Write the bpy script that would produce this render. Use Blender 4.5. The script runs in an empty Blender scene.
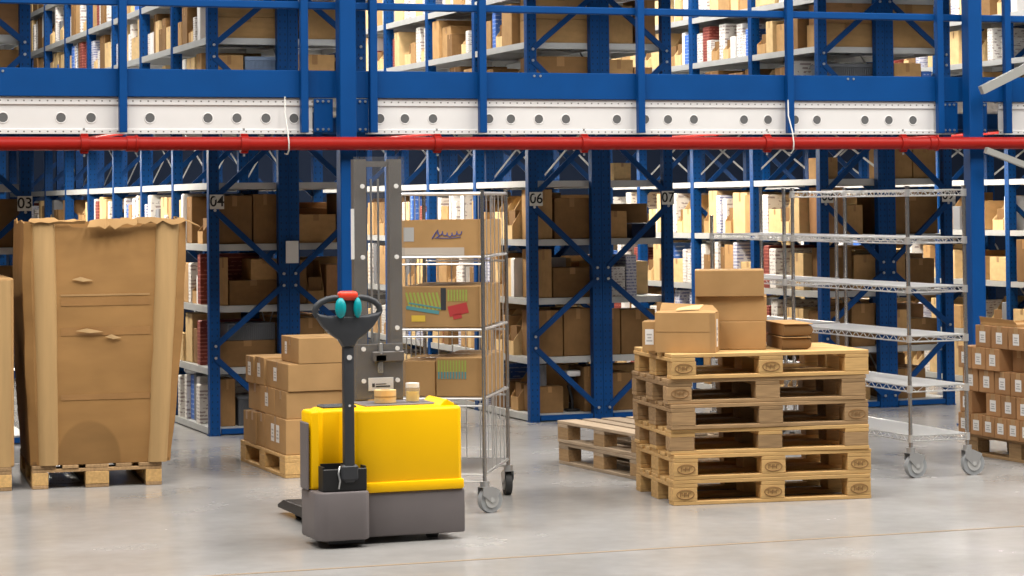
import bpy, bmesh, math, random
from mathutils import Vector, Matrix
PI = math.pi
SC = bpy.context.scene
COL = SC.collection

# ------------------------------------------------------------------ materials
def mat(name, col, rough=.6, metal=0., var=0., nscale=8., bump=0., bscale=40., rnd=0., stretch=(1, 1, 1), spec=.4, coords='Object'):
    m = bpy.data.materials.new(name); m.use_nodes = True
    nt = m.node_tree; N = nt.nodes; L = nt.links
    b = N['Principled BSDF']
    b.inputs['Roughness'].default_value = rough
    b.inputs['Metallic'].default_value = metal
    b.inputs['Specular IOR Level'].default_value = spec
    b.inputs['Base Color'].default_value = (*col, 1)
    if var or bump or rnd:
        tc = N.new('ShaderNodeTexCoord'); mp = N.new('ShaderNodeMapping'); mp.inputs['Scale'].default_value = stretch
        L.new(tc.outputs[coords], mp.inputs[0])
    last = None
    if var or rnd:
        rgb = N.new('ShaderNodeRGB'); rgb.outputs[0].default_value = (*col, 1); last = rgb.outputs[0]
    if var:
        no = N.new('ShaderNodeTexNoise'); no.inputs['Scale'].default_value = nscale; no.inputs['Detail'].default_value = 5
        L.new(mp.outputs[0], no.inputs[0])
        mr = N.new('ShaderNodeMapRange'); mr.inputs[1].default_value = .3; mr.inputs[2].default_value = .7
        mr.inputs[3].default_value = 1 - var; mr.inputs[4].default_value = 1 + var
        L.new(no.outputs[0], mr.inputs[0])
        mx = N.new('ShaderNodeVectorMath'); mx.operation = 'SCALE'
        L.new(last, mx.inputs[0]); L.new(mr.outputs[0], mx.inputs['Scale']); last = mx.outputs[0]
    if rnd:
        oi = N.new('ShaderNodeObjectInfo')
        mr = N.new('ShaderNodeMapRange'); mr.inputs[3].default_value = 1 - rnd; mr.inputs[4].default_value = 1 + rnd
        L.new(oi.outputs['Random'], mr.inputs[0])
        mx = N.new('ShaderNodeVectorMath'); mx.operation = 'SCALE'
        L.new(last, mx.inputs[0]); L.new(mr.outputs[0], mx.inputs['Scale']); last = mx.outputs[0]
    if last is not None: L.new(last, b.inputs['Base Color'])
    if bump:
        no = N.new('ShaderNodeTexNoise'); no.inputs['Scale'].default_value = bscale; no.inputs['Detail'].default_value = 4
        L.new(mp.outputs[0], no.inputs[0])
        bp = N.new('ShaderNodeBump'); bp.inputs['Strength'].default_value = bump; bp.inputs['Distance'].default_value = .01
        L.new(no.outputs[0], bp.inputs['Height']); L.new(bp.outputs[0], b.inputs['Normal'])
    return m

def striped(name, base, ink, freq, axis=2, rough=.55, duty=.5, blot=.45):
    """printed box: rows of small print lines across the face"""
    m = mat(name, base, rough); nt = m.node_tree; N = nt.nodes; L = nt.links; b = N['Principled BSDF']
    tc = N.new('ShaderNodeTexCoord'); sp = N.new('ShaderNodeSeparateXYZ'); L.new(tc.outputs['Object'], sp.inputs[0])
    mu = N.new('ShaderNodeMath'); mu.operation = 'MULTIPLY'; mu.inputs[1].default_value = freq; L.new(sp.outputs[axis], mu.inputs[0])
    fr = N.new('ShaderNodeMath'); fr.operation = 'FRACT'; L.new(mu.outputs[0], fr.inputs[0])
    lt = N.new('ShaderNodeMath'); lt.operation = 'LESS_THAN'; lt.inputs[1].default_value = duty; L.new(fr.outputs[0], lt.inputs[0])
    oi = N.new('ShaderNodeObjectInfo'); ad = N.new('ShaderNodeVectorMath'); ad.operation = 'ADD'
    L.new(tc.outputs['Object'], ad.inputs[0]); L.new(oi.outputs['Location'], ad.inputs[1])
    no = N.new('ShaderNodeTexNoise'); no.inputs['Scale'].default_value = 9; no.inputs['Detail'].default_value = 2; L.new(ad.outputs[0], no.inputs[0])
    gt = N.new('ShaderNodeMath'); gt.operation = 'GREATER_THAN'; gt.inputs[1].default_value = blot; L.new(no.outputs[0], gt.inputs[0])
    mm = N.new('ShaderNodeMath'); mm.operation = 'MULTIPLY'; L.new(lt.outputs[0], mm.inputs[0]); L.new(gt.outputs[0], mm.inputs[1])
    mx = N.new('ShaderNodeMix'); mx.data_type = 'RGBA'; mx.inputs[6].default_value = (*base, 1); mx.inputs[7].default_value = (*ink, 1)
    L.new(mm.outputs[0], mx.inputs[0]); L.new(mx.outputs[2], b.inputs['Base Color'])
    return m

M = {}
M['blue'] = mat('blue_paint', (.0008, .047, .185), .42, var=.08, nscale=3, spec=.22)
def slotted():
    m = mat('slotted_blue_paint', (.0008, .045, .175), .42, var=.08, nscale=3, spec=.22); nt = m.node_tree; N = nt.nodes; L = nt.links; b = N['Principled BSDF']
    src = b.inputs['Base Color'].links[0].from_socket
    tc = N.new('ShaderNodeTexCoord'); sp = N.new('ShaderNodeSeparateXYZ'); L.new(tc.outputs['Object'], sp.inputs[0])
    def mth(op, a, c=None, v=None):
        n = N.new('ShaderNodeMath'); n.operation = op; L.new(a, n.inputs[0])
        if c is not None: L.new(c, n.inputs[1])
        if v is not None: n.inputs[1].default_value = v
        return n.outputs[0]
    z = mth('LESS_THAN', mth('FRACT', mth('MULTIPLY', sp.outputs[2], v=20)), v=.3)
    x = mth('ABSOLUTE', mth('SUBTRACT', mth('ABSOLUTE', mth('SUBTRACT', mth('ABSOLUTE', sp.outputs[0]), v=.04)), v=.02))
    y = mth('ABSOLUTE', mth('SUBTRACT', sp.outputs[1], v=.03))
    d = mth('MAXIMUM', mth('MULTIPLY', mth('LESS_THAN', x, v=.004), mth('LESS_THAN', sp.outputs[1], v=.002)), mth('LESS_THAN', y, v=.005))
    k = mth('MULTIPLY', z, d)
    mx = N.new('ShaderNodeMix'); mx.data_type = 'RGBA'; L.new(k, mx.inputs[0]); L.new(src, mx.inputs[6]); mx.inputs[7].default_value = (.003, .012, .04, 1)
    L.new(mx.outputs[2], b.inputs['Base Color']); return m
M['slotblue'] = slotted()
M['navy'] = mat('brace_paint', (.001, .038, .15), .45, var=.08, nscale=3, spec=.2)
M['shelf'] = mat('galvanised_shelf', (.47, .47, .46), .45, metal=.2, var=.06, nscale=6)
M['white'] = mat('white_powder_coat', (.68, .665, .65), .45, var=.03, nscale=4)
def perforated():
    m = mat('perforated_white', (.62, .607, .595), .45, var=.03, nscale=4); nt = m.node_tree; N = nt.nodes; L = nt.links; b = N['Principled BSDF']
    src = b.inputs['Base Color'].links[0].from_socket
    tc = N.new('ShaderNodeTexCoord'); sp = N.new('ShaderNodeSeparateXYZ'); L.new(tc.outputs['Object'], sp.inputs[0])
    def mth(op, a, v=None, c=None):
        n = N.new('ShaderNodeMath'); n.operation = op; L.new(a, n.inputs[0])
        if v is not None: n.inputs[1].default_value = v
        if c is not None: L.new(c, n.inputs[1])
        return n.outputs[0]
    fx = mth('LESS_THAN', mth('ABSOLUTE', mth('SUBTRACT', mth('FRACT', mth('DIVIDE', sp.outputs[0], .053)), .5)), .1)
    za = mth('LESS_THAN', mth('ABSOLUTE', mth('SUBTRACT', sp.outputs[2], 2.469)), .005); zb = mth('LESS_THAN', mth('ABSOLUTE', mth('SUBTRACT', sp.outputs[2], 2.259)), .005)
    k = mth('MULTIPLY', fx, None, mth('MAXIMUM', za, None, zb))
    mx = N.new('ShaderNodeMix'); mx.data_type = 'RGBA'; L.new(k, mx.inputs[0]); L.new(src, mx.inputs[6]); mx.inputs[7].default_value = (.12, .11, .1, 1)
    L.new(mx.outputs[2], b.inputs['Base Color']); return m
M['perfwhite'] = perforated()
M['hole'] = mat('hole_dark', (.10, .10, .10), .8)
M['red'] = mat('red_pipe_paint', (.28, .012, .008), .38, var=.05, nscale=5, spec=.14)
M['steel'] = mat('zinc_steel', (.55, .55, .55), .35, metal=.85)
M['chrome'] = mat('chrome_wire', (.74, .73, .72), .34, metal=.85)
M['chromepost'] = mat('chrome_post', (.42, .40, .385), .25, metal=.9)
M['alu'] = mat('brushed_bar', (.36, .355, .33), .45, metal=.4)
M['yellow'] = mat('yellow_cover', (1.0, .56, .0), .45, var=.02, nscale=4, spec=.2)
M['grey'] = mat('grey_chassis', (.155, .135, .135), .5, var=.05, nscale=6)
M['mast'] = mat('mast_grey', (.125, .113, .105), .5, metal=.2, var=.06, nscale=6)
M['black'] = mat('black_plastic', (.012, .012, .013), .5)
M['char'] = mat('charcoal_plastic', (.035, .037, .042), .5)
M['rubber'] = mat('grey_rubber', (.30, .31, .32), .6)
M['tyre'] = mat('dark_tyre', (.05, .05, .05), .7)
M['teal'] = mat('teal_button', (.0, .30, .33), .4)
M['redp'] = mat('red_switch', (.75, .05, .02), .4)
M['paper'] = mat('label_paper', (.72, .70, .68), .7)
M['sign'] = mat('sign_plate', (.60, .585, .545), .7)
M['strip'] = mat('pale_film', (.50, .43, .36), .4)
M['joint'] = mat('floor_joint_sealant', (.27, .20, .135), .6)
M['ink'] = mat('black_ink', (.01, .01, .012), .7)
M['greyink'] = mat('grey_ink', (.40, .39, .38), .8)
M['bluei'] = mat('blue_ink', (.10, .10, .26), .7)
kw = dict(var=.10, nscale=5, rnd=.12, spec=.2)
M['tan'] = mat('tan_cardboard', (.40, .235, .098), .8, **kw)
M['brown'] = mat('brown_cardboard', (.20, .108, .042), .8, **kw)
M['cream'] = mat('cream_cardboard', (.62, .43, .21), .8, **kw)
M['rtan'] = mat('red_tan_cardboard', (.36, .19, .085), .8, **kw)
M['edge'] = mat('cut_cardboard_edge', (.50, .32, .15), .85, var=.1)
M['board'] = mat('kraft_corner_board', (.40, .25, .105), .7, var=.10, nscale=4, stretch=(6, 6, .4))
M['tape'] = mat('brown_tape', (.29, .15, .052), .4, var=.06, spec=.5)
M['tapel'] = mat('clear_tape', (.37, .215, .09), .35, var=.06, spec=.6)
M['pine'] = mat('new_pine', (.53, .325, .125), .75, var=.16, nscale=5, stretch=(1.2, 14, 14), rnd=.12, bump=.15)
M['worn'] = mat('worn_pine', (.33, .205, .098), .8, var=.22, nscale=5, stretch=(1.2, 14, 14), rnd=.16, bump=.2)
M['grpine'] = mat('weathered_pine', (.33, .245, .165), .85, var=.2, nscale=5, stretch=(1.2, 14, 14), rnd=.18, bump=.2)
M['burn'] = mat('burnt_stamp', (.27, .15, .06), .9)
M['wprint'] = striped('white_print', (.70, .665, .62), (.33, .27, .26), 11, blot=.52)
M['lprint'] = striped('lilac_print', (.56, .56, .62), (.20, .21, .36), 13, blot=.46)
M['bprint'] = striped('blue_print', (.05, .15, .52), (.35, .45, .70), 9, duty=.3, blot=.5)
M['rprint'] = striped('maroon_print', (.20, .035, .025), (.42, .14, .10), 12, duty=.3, blot=.45)
M['greyb'] = mat('grey_box', (.16, .16, .17), .6, rnd=.2)
M['crategrey'] = mat('grey_crate', (.10, .105, .115), .5)
M['crateblue'] = mat('blue_grey_crate', (.22, .29, .42), .4)
M['navybin'] = mat('navy_bin', (.012, .02, .06), .5)
M['yelp'] = mat('yellow_print', (.62, .42, .05), .6)
M['grnp'] = mat('green_print', (.30, .36, .07), .6)
M['teap'] = mat('teal_print', (.08, .25, .27), .6)
M['redpr'] = mat('red_print', (.42, .04, .04), .6)
M['conc'] = mat('wall_paint', (.012, .022, .05), .9)
M['ceil'] = mat('dark_ceiling_sheet', (.18, .18, .18), .9)

def glass(name, col, alpha):
    m = bpy.data.materials.new(name); m.use_nodes = True; nt = m.node_tree; N = nt.nodes; L = nt.links
    b = N['Principled BSDF']; tr = N.new('ShaderNodeBsdfTransparent'); mx = N.new('ShaderNodeMixShader')
    b.inputs['Base Color'].default_value = (*col, 1); b.inputs['Roughness'].default_value = .12
    mx.inputs[0].default_value = alpha
    L.new(tr.outputs[0], mx.inputs[1]); L.new(b.outputs[0], mx.inputs[2]); L.new(mx.outputs[0], N['Material Output'].inputs[0])
    return m
M['poly'] = glass('clear_guard', (.35, .34, .33), .07)
M['jar'] = glass('clear_jar', (.8, .8, .78), .25)

def floor_mat():
    m = mat('polished_concrete', (.50, .485, .465), .2, spec=.5); nt = m.node_tree; N = nt.nodes; L = nt.links; b = N['Principled BSDF']
    tc = N.new('ShaderNodeTexCoord')
    n1 = N.new('ShaderNodeTexNoise'); n1.inputs['Scale'].default_value = .9; n1.inputs['Detail'].default_value = 6; n1.inputs['Roughness'].default_value = .6
    n2 = N.new('ShaderNodeTexNoise'); n2.inputs['Scale'].default_value = 9; n2.inputs['Detail'].default_value = 5
    L.new(tc.outputs['Object'], n1.inputs[0]); L.new(tc.outputs['Object'], n2.inputs[0])
    r = N.new('ShaderNodeValToRGB'); r.color_ramp.elements[0].position = .3; r.color_ramp.elements[1].position = .7
    r.color_ramp.elements[0].color = (.285, .271, .254, 1); r.color_ramp.elements[1].color = (.335, .327, .32, 1)
    L.new(n1.outputs[0], r.inputs[0])
    mr = N.new('ShaderNodeMapRange'); mr.inputs[1].default_value = .3; mr.inputs[2].default_value = .7; mr.inputs[3].default_value = .95; mr.inputs[4].default_value = 1.05
    L.new(n2.outputs[0], mr.inputs[0]); mx = N.new('ShaderNodeVectorMath'); mx.operation = 'SCALE'
    L.new(r.outputs[0], mx.inputs[0]); L.new(mr.outputs[0], mx.inputs['Scale']); L.new(mx.outputs[0], b.inputs['Base Color'])
    m2 = N.new('ShaderNodeMapRange'); m2.inputs[1].default_value = .3; m2.inputs[2].default_value = .7; m2.inputs[3].default_value = .16; m2.inputs[4].default_value = .30
    L.new(n1.outputs[0], m2.inputs[0]); L.new(m2.outputs[0], b.inputs['Roughness'])
    return m
M['floor'] = floor_mat()

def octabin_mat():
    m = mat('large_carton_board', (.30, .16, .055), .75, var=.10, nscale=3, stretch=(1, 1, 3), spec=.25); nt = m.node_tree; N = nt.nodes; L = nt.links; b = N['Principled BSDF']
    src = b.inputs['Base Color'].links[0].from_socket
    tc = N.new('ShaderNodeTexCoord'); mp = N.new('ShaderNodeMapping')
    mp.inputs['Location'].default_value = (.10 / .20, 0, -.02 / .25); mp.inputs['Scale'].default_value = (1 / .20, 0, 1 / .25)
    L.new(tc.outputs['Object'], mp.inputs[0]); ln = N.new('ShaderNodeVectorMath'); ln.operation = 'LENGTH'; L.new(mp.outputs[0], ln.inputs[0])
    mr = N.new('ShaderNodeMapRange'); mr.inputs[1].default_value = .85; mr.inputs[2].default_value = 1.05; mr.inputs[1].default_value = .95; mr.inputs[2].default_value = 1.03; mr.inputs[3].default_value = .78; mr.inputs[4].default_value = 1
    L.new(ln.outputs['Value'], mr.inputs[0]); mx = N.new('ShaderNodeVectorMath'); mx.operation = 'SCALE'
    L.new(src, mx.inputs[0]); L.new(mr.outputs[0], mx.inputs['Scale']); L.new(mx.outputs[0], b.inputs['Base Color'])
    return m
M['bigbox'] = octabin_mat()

# ------------------------------------------------------------------ mesh helpers
class MB:
    def __init__(s): s.bm = bmesh.new()
    def _mat(s, fs, mi):
        for f in fs: f.material_index = mi
    def box(s, a, b, mi=0, bev=0., seg=1, rz=0., about=None):
        a = Vector(a); b = Vector(b); c = (a + b) / 2; d = b - a
        g = bmesh.ops.create_cube(s.bm, size=1, matrix=Matrix.Translation(c) @ Matrix.Diagonal((abs(d.x), abs(d.y), abs(d.z), 1)))
        vs = g['verts']
        if rz: bmesh.ops.rotate(s.bm, verts=vs, cent=about or c, matrix=Matrix.Rotation(rz, 3, 'Z'))
        fs = {f for v in vs for f in v.link_faces}
        s._mat(fs, mi)
        if bev:
            es = {e for v in vs for e in v.link_edges}
            bmesh.ops.bevel(s.bm, geom=list(es), offset=bev, segments=seg, affect='EDGES', profile=.5)
        return s
    def poly(s, pts, d, mi=0, bev=0., seg=2):
        """closed outline pts extruded by vector d"""
        d = Vector(d)
        v0 = [s.bm.verts.new(p) for p in pts]; v1 = [s.bm.verts.new(Vector(p) + d) for p in pts]; n = len(pts)
        fs = [s.bm.faces.new(v0[::-1]), s.bm.faces.new(v1)]
        for i in range(n): fs.append(s.bm.faces.new((v0[i], v0[(i + 1) % n], v1[(i + 1) % n], v1[i])))
        s._mat(fs, mi); bmesh.ops.recalc_face_normals(s.bm, faces=fs)
        if bev:
            es = {e for f in fs[:2] for e in f.edges}
            bmesh.ops.bevel(s.bm, geom=list(es), offset=bev, segments=seg, affect='EDGES', profile=.5)
        return s
    def cyl(s, p, q, r, n=12, mi=0, r2=None, caps=True):
        p = Vector(p); q = Vector(q); d = q - p; L = d.length
        rot = d.to_track_quat('Z', 'Y').to_matrix().to_4x4()
        g = bmesh.ops.create_cone(s.bm, cap_ends=caps, segments=n, radius1=r, radius2=r if r2 is None else r2, depth=L, matrix=Matrix.Translation((p + q) / 2) @ rot)
        s._mat({f for v in g['verts'] for f in v.link_faces}, mi); return s
    def tube(s, pts, r, n=8, mi=0, closed=False):
        pts = [Vector(p) for p in pts]; rings = []; N = len(pts); ref = None
        for i, p in enumerate(pts):
            if closed: t = (pts[(i + 1) % N] - pts[i - 1]).normalized()
            else: t = (pts[min(i + 1, N - 1)] - pts[max(i - 1, 0)]).normalized()
            if ref is None:
                ref = t.orthogonal().normalized()
            ref = (ref - t * ref.dot(t)).normalized(); bb = t.cross(ref)
            rings.append([s.bm.verts.new(p + r * (math.cos(2 * PI * k / n) * ref + math.sin(2 * PI * k / n) * bb)) for k in range(n)])
        fs = []
        for i in range(N if closed else N - 1):
            A = rings[i]; B = rings[(i + 1) % N]
            for k in range(n): fs.append(s.bm.faces.new((A[k], A[(k + 1) % n], B[(k + 1) % n], B[k])))
        if not closed: fs.append(s.bm.faces.new(rings[0][::-1])); fs.append(s.bm.faces.new(rings[-1]))
        s._mat(fs, mi); return s
    def bar(s, p, q, w, t, nrm, mi=0):
        """flat bar from p to q, width w across, thickness t along nrm"""
        p = Vector(p); q = Vector(q); d = (q - p).normalized(); n = Vector(nrm).normalized(); u = d.cross(n).normalized()
        v = []
        for c in (p, q):
            for a, b in ((-1, -1), (1, -1), (1, 1), (-1, 1)): v.append(s.bm.verts.new(c + u * (a * w / 2) + n * (b * t / 2)))
        fs = [s.bm.faces.new(x) for x in ((v[0], v[1], v[2], v[3]), (v[7], v[6], v[5], v[4]), (v[0], v[4], v[5], v[1]), (v[1], v[5], v[6], v[2]), (v[2], v[6], v[7], v[3]), (v[3], v[7], v[4], v[0]))]
        bmesh.ops.recalc_face_normals(s.bm, faces=fs); s._mat(fs, mi); return s
    def mesh(s, name, mats, smooth=None):
        me = bpy.data.meshes.new(name); s.bm.to_mesh(me); s.bm.free()
        for m in (mats if isinstance(mats, (list, tuple)) else [mats]): me.materials.append(M[m])
        if smooth is not None:
            for p in me.polygons: p.use_smooth = True
            try: me.set_sharp_from_angle(angle=math.radians(smooth))
            except Exception: pass
        return me
    def build(s, name, mats, parent=None, loc=(0, 0, 0), smooth=None):
        return link(name, s.mesh(name, mats, smooth), parent, loc)

def link(name, me, parent=None, loc=(0, 0, 0), rz=0., scale=None):
    o = bpy.data.objects.new(name, me); COL.objects.link(o); o.location = loc; o.rotation_euler = (0, 0, rz)
    if scale: o.scale = scale
    if parent: o.parent = parent
    return o
def tag(o, label, cat, group=None, kind=None):
    o['label'] = label; o['category'] = cat
    if group: o['group'] = group
    if kind: o['kind'] = kind
    return o
def thing(name, label, cat, loc=(0, 0, 0), rz=0., group=None, kind=None):
    return tag(link(name, None, None, loc, rz), label, cat, group, kind)
def copy_tree(o, parent=None):
    c = o.copy(); COL.objects.link(c)
    if parent is not None: c.parent = parent
    for ch in list(o.children): copy_tree(ch, c)
    return c
def struct(o): o['kind'] = 'structure'; return o
def lettering(s, size, mt, parent, loc, name='lettering', depth=.0008):
    cu = bpy.data.curves.new('letters', 'FONT'); cu.body = s; cu.size = size; cu.extrude = depth; cu.offset = size * .012; cu.align_x = 'CENTER'; cu.align_y = 'CENTER'
    t = bpy.data.objects.new('letters', cu); COL.objects.link(t)
    dg = bpy.context.evaluated_depsgraph_get(); me = bpy.data.meshes.new_from_object(t.evaluated_get(dg))
    bpy.data.objects.remove(t)
    me.transform(Matrix.Rotation(PI / 2, 4, 'X')); me.materials.clear(); me.materials.append(M[mt])
    return link(name, me, parent, loc)

# ------------------------------------------------------------------ setting
YR = 18.1          # front plane of the rack ends
YB = 16.5          # mezzanine edge
ORD = 'zeroth first second third fourth fifth sixth seventh eighth ninth tenth eleventh twelfth thirteenth fourteenth fifteenth sixteenth seventeenth eighteenth nineteenth twentieth'.split()
ORD += ['twenty-' + w for w in ORD[1:10]] + ['thirtieth'] + ['thirty-' + w for w in ORD[1:10]] + ['fortieth'] + ['forty-' + w for w in ORD[1:10]] + ['fiftieth'] + ['fifty-' + w for w in ORD[1:10]]

struct(MB().box((-12, -4, -.2), (26, 31, 0)).build('floor', 'floor'))
struct(MB().bar((-2.0, 11.33, .0008), (16, 11.15, .0008), .03, .0012, (0, 0, 1)).build('trim_2', 'joint'))
struct(MB().box((-12, 30.6, 0), (26, 30.9, 9)).build('wall_back', 'conc'))
struct(MB().box((-12.3, -4, 0), (-12, 30.9, 9)).build('wall_left', 'conc'))
struct(MB().box((26, -4, 0), (26.3, 30.9, 9)).build('wall_right', 'conc'))
struct(MB().box((-12, -4, 9), (26, 30.9, 9.2)).build('ceiling', 'ceil'))

# racks: number on the sign, aisle-face X, direction of depth, bays
RUNS = [('03', 2.81, -1, 2), ('04', 4.147, 1, 8), ('05', 5.40, -1, 2), ('06', 6.737, 1, 5), ('07', 7.99, -1, 3),
        ('08', 9.327, 1, 4), ('09', 10.58, -1, 3), ('10', 11.917, 1, 5)]
BAY = 1.277
ZL = [.06, .51, .98, 1.45, 1.92, 2.56, 3.03, 3.45, 3.88]
DEP = .625
LEVEL = ['lowest shelf', 'second shelf up', 'third shelf up', 'fourth shelf up', 'shelf just below the deck', 'deck level', 'first shelf above deck', 'second shelf above deck', 'third shelf above deck']
POST_H = 4.5

def post_mesh():
    b = MB(); w, d, t = .08, .068, .004
    b.box((0, 0, 0), (w, t, POST_H)); b.box((0, t, 0), (t, d, POST_H)); b.box((w - t, t, 0), (w, d, POST_H))
    b.box((t, d - t, 0), (.02, d, POST_H)); b.box((w - .02, d - t, 0), (w - t, d, POST_H))
    b.box((-.006, -.006, 0), (w + .0008, d + .01, .008))
    return b.mesh('upright', 'slotblue')
POST = post_mesh()
def shelf_mesh():
    b = MB(); y0, y1 = .074, BAY - .006; x0, x1 = .004, DEP - .012
    b.box((x0, y0, -.004), (x1, y1, 0))
    b.box((x0, y0, -.05), (x0 + .004, y1, -.004)); b.box((x1 - .004, y0, -.05), (x1, y1, -.004))
    b.box((x0 + .004, y0, -.05), (x1 - .004, y0 + .004, -.004)); b.box((x0 + .004, y1 - .004, -.05), (x1 - .004, y1, -.004))
    b.box((x0 + .004, .6, -.035), (x1 - .004, .64, -.004))
    return b.mesh('shelf', 'shelf')
SHELF = shelf_mesh()
ZN = [.05, .63, 1.17, 1.75, 2.33, 2.92, 3.45, 4.05]   # brace nodes, alternating centre / aisle post (index even = centre)
def diag(i, y, s):
    """one diagonal between node i and i+1 on a frame at local y"""
    xa, xb = (DEP - .045, .045) if i % 2 == 0 else (.045, DEP - .045)
    p = Vector((xa, y, ZN[i] + .05)); q = Vector((xb, y, ZN[i + 1] - .04))
    b = MB(); b.bar(p, q, .042, .004, (0, 1, 0))
    u = (q - p).normalized().cross(Vector((0, 1, 0)))
    for sg in (-1, 1): b.bar(p + u * sg * .019 + Vector((0, .012, 0)), q + u * sg * .019 + Vector((0, .012, 0)), .004, .022, (0, 1, 0))
    for c in (p, q): b.cyl(c + Vector((0, -.012, 0)), c + Vector((0, .0, 0)), .011, 8, 1)
    return b.mesh('brace', ['navy', 'steel'])
DIAG = [diag(i, -.008, 1) for i in range(7)]
def zig():
    b = MB()
    for i in range(7):
        xa, xb = (DEP - .045, .045) if i % 2 == 0 else (.045, DEP - .045)
        b.bar((xa, .03, ZN[i] + .05), (xb, .03, ZN[i + 1] - .04), .04, .02, (0, 1, 0))
    return b.mesh('frame_bracing', 'navy')
ZIG = zig()
def xbar(z0, z1, x):
    b = MB(); b.bar((x, .075, z0), (x, BAY - .01, z1), .02, .003, (1, 0, 0)); return b.mesh('back_brace', 'shelf')
XB = [m_ for a, c in ((.2, 1.3), (1.98, 2.46), (2.7, 3.7)) for m_ in (xbar(a, c, DEP - .007), xbar(c, a, DEP - .003))]
def mirror(me):
    m2 = me.copy(); m2.transform(Matrix.Diagonal((-1, 1, 1, 1))); m2.flip_normals(); return m2
MIR = {}
def side(me, s):
    if s > 0: return me
    if me.name not in MIR: MIR[me.name] = mirror(me)
    return MIR[me.name]

NOW = {'03': 'zero-three', '04': 'zero-four', '05': 'zero-five', '06': 'zero-six', '07': 'zero-seven', '08': 'zero-eight', '09': 'zero-nine', '10': 'ten'}
RACK = {}
for no, X, s, nb in RUNS:
    lab = {'05': 'blue shelving rack with white notice, back to back with rack zero-four',
           '10': 'blue shelving rack at the right edge, beyond rack zero-nine'}.get(no, f'blue shelving rack with number sign {NOW[no]} on its end post')
    r = thing('shelving_rack', lab, 'shelving rack', (X, YR, 0), 0, 'blue shelving racks standing end-on to the hall')
    RACK[no] = r
    for n in range(nb + 1):
        y = n * BAY
        for px in (0, DEP - .08):
            u = link('upright', side(POST, s), r, (s * px, y, 0))
        if n == 0:
            for i in range(7): link('brace', side(DIAG[i], s), r, (0, 0, 0))
        else: link('frame_bracing', side(ZIG, s), r, (0, y, 0))
    for n in range(nb):
        for z in ZL: link('shelf', side(SHELF, s), r, (0, n * BAY, z))
    if s > 0:
        for n in range(nb):
            for m_ in XB: link('back_brace', m_, r, (0, n * BAY, 0))
    MB().box((.09, .004, .012), (DEP - .09, .03, .052)).build('foot_tie', 'blue', r) if s > 0 else MB().box((-DEP + .09, .004, .012), (-.09, .03, .052)).build('foot_tie', 'blue', r)
    if no not in ('05', '10'):
        x0 = .006 if s > 0 else -.104
        sp = MB().box((x0, -.014, 1.72), (x0 + .11, -.009, 1.83), bev=.001).build('number_sign', 'sign', r)
        lettering(no, .112, 'ink', sp, (x0 + .055, -.0148, 1.775))
    if no == '05':
        sp = MB().box((-DEP - .035, -.03, 1.30), (-DEP + .065, -.022, 1.47), bev=.001).build('paper_notice', 'paper', r)

# ------------------------------------------------------------------ shelf goods
def carton_mesh(m, tape='tape'):
    b = MB(); b.box((0, -.5, 0), (1, .5, 1), bev=.012)
    b.box((.0, -.07, 1.0005), (1, .07, 1.002), 1); b.box((-.002, -.07, .78), (-.0005, .07, 1.0), 1); b.box((.3, -.502, .45), (.95, -.5005, .462), 1)
    return b.mesh('carton', [m, tape])
def bin_mesh(m):
    b = MB(); t = .05; prof = [(0, 0), (0, .3), (.42, 1), (1, 1), (1, 0)]
    for y in (-.5, .5 - t): b.poly([(x, y, z) for x, z in prof], (0, t, 0))
    b.box((0, -.5 + t, 0), (1, .5 - t, .03)); b.box((1 - .03, -.5 + t, .03), (1, .5 - t, 1)); b.box((0, -.5 + t, .03), (.03, .5 - t, .3))
    b.box((.08, -.4, .03), (.9, .4, .62), 1)
    return b.mesh('open_bin', [m, 'brown'])
def plain_mesh(m):
    b = MB(); b.box((0, -.5, 0), (1, .5, 1), bev=.015); b.box((.02, -.52, .9), (.98, .52, 1.01), 0, bev=.008)
    return b.mesh('lidded_box', m)
def crate_mesh(m):
    b = MB(); b.box((.03, -.47, 0), (.97, .47, .9)); b.box((0, -.5, .9), (1, .5, 1), bev=.02)
    for k in range(24):
        y = -.46 + k * .04; b.box((.0, y, .04), (.03, y + .018, .9))
        x = .04 + k * .04; b.box((x, -.5, .04), (x + .018, -.47, .9))
    return b.mesh('ribbed_crate', m)
GM = {'tan': ('carton', carton_mesh('tan'), 'tan cardboard carton'), 'brown': ('carton', carton_mesh('brown'), 'brown cardboard carton'),
      'rtan': ('carton', carton_mesh('rtan'), 'reddish tan carton'), 'cream': ('cream_carton', carton_mesh('cream', 'tapel'), 'pale cream carton'),  # cream entries are cartons too, in paler board
      'binc': ('open_bin', bin_mesh('cream'), 'cream open-fronted cardboard bin'), 'bint': ('open_bin', bin_mesh('tan'), 'tan open-fronted cardboard bin'),
      'white': ('product_box', plain_mesh('wprint'), 'white printed product box'), 'lilac': ('product_box', plain_mesh('lprint'), 'pale lilac printed product box'),
      'blue': ('product_box', plain_mesh('bprint'), 'blue printed product box'), 'maroon': ('product_box', plain_mesh('rprint'), 'maroon printed product box'),
      'pw': ('paper_box', plain_mesh('paper'), 'plain white paper box'), 'greyb': ('product_box', plain_mesh('greyb'), 'dark grey product box'),
      'crg': ('ribbed_crate', crate_mesh('crategrey'), 'dark grey ribbed crate'), 'crb': ('ribbed_crate', crate_mesh('crateblue'), 'pale blue ribbed crate'),
      'nav': ('tray', crate_mesh('navybin'), 'navy plastic tray')}
HIDDEN = set()   # goods that nothing in the view shows: left out
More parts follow.
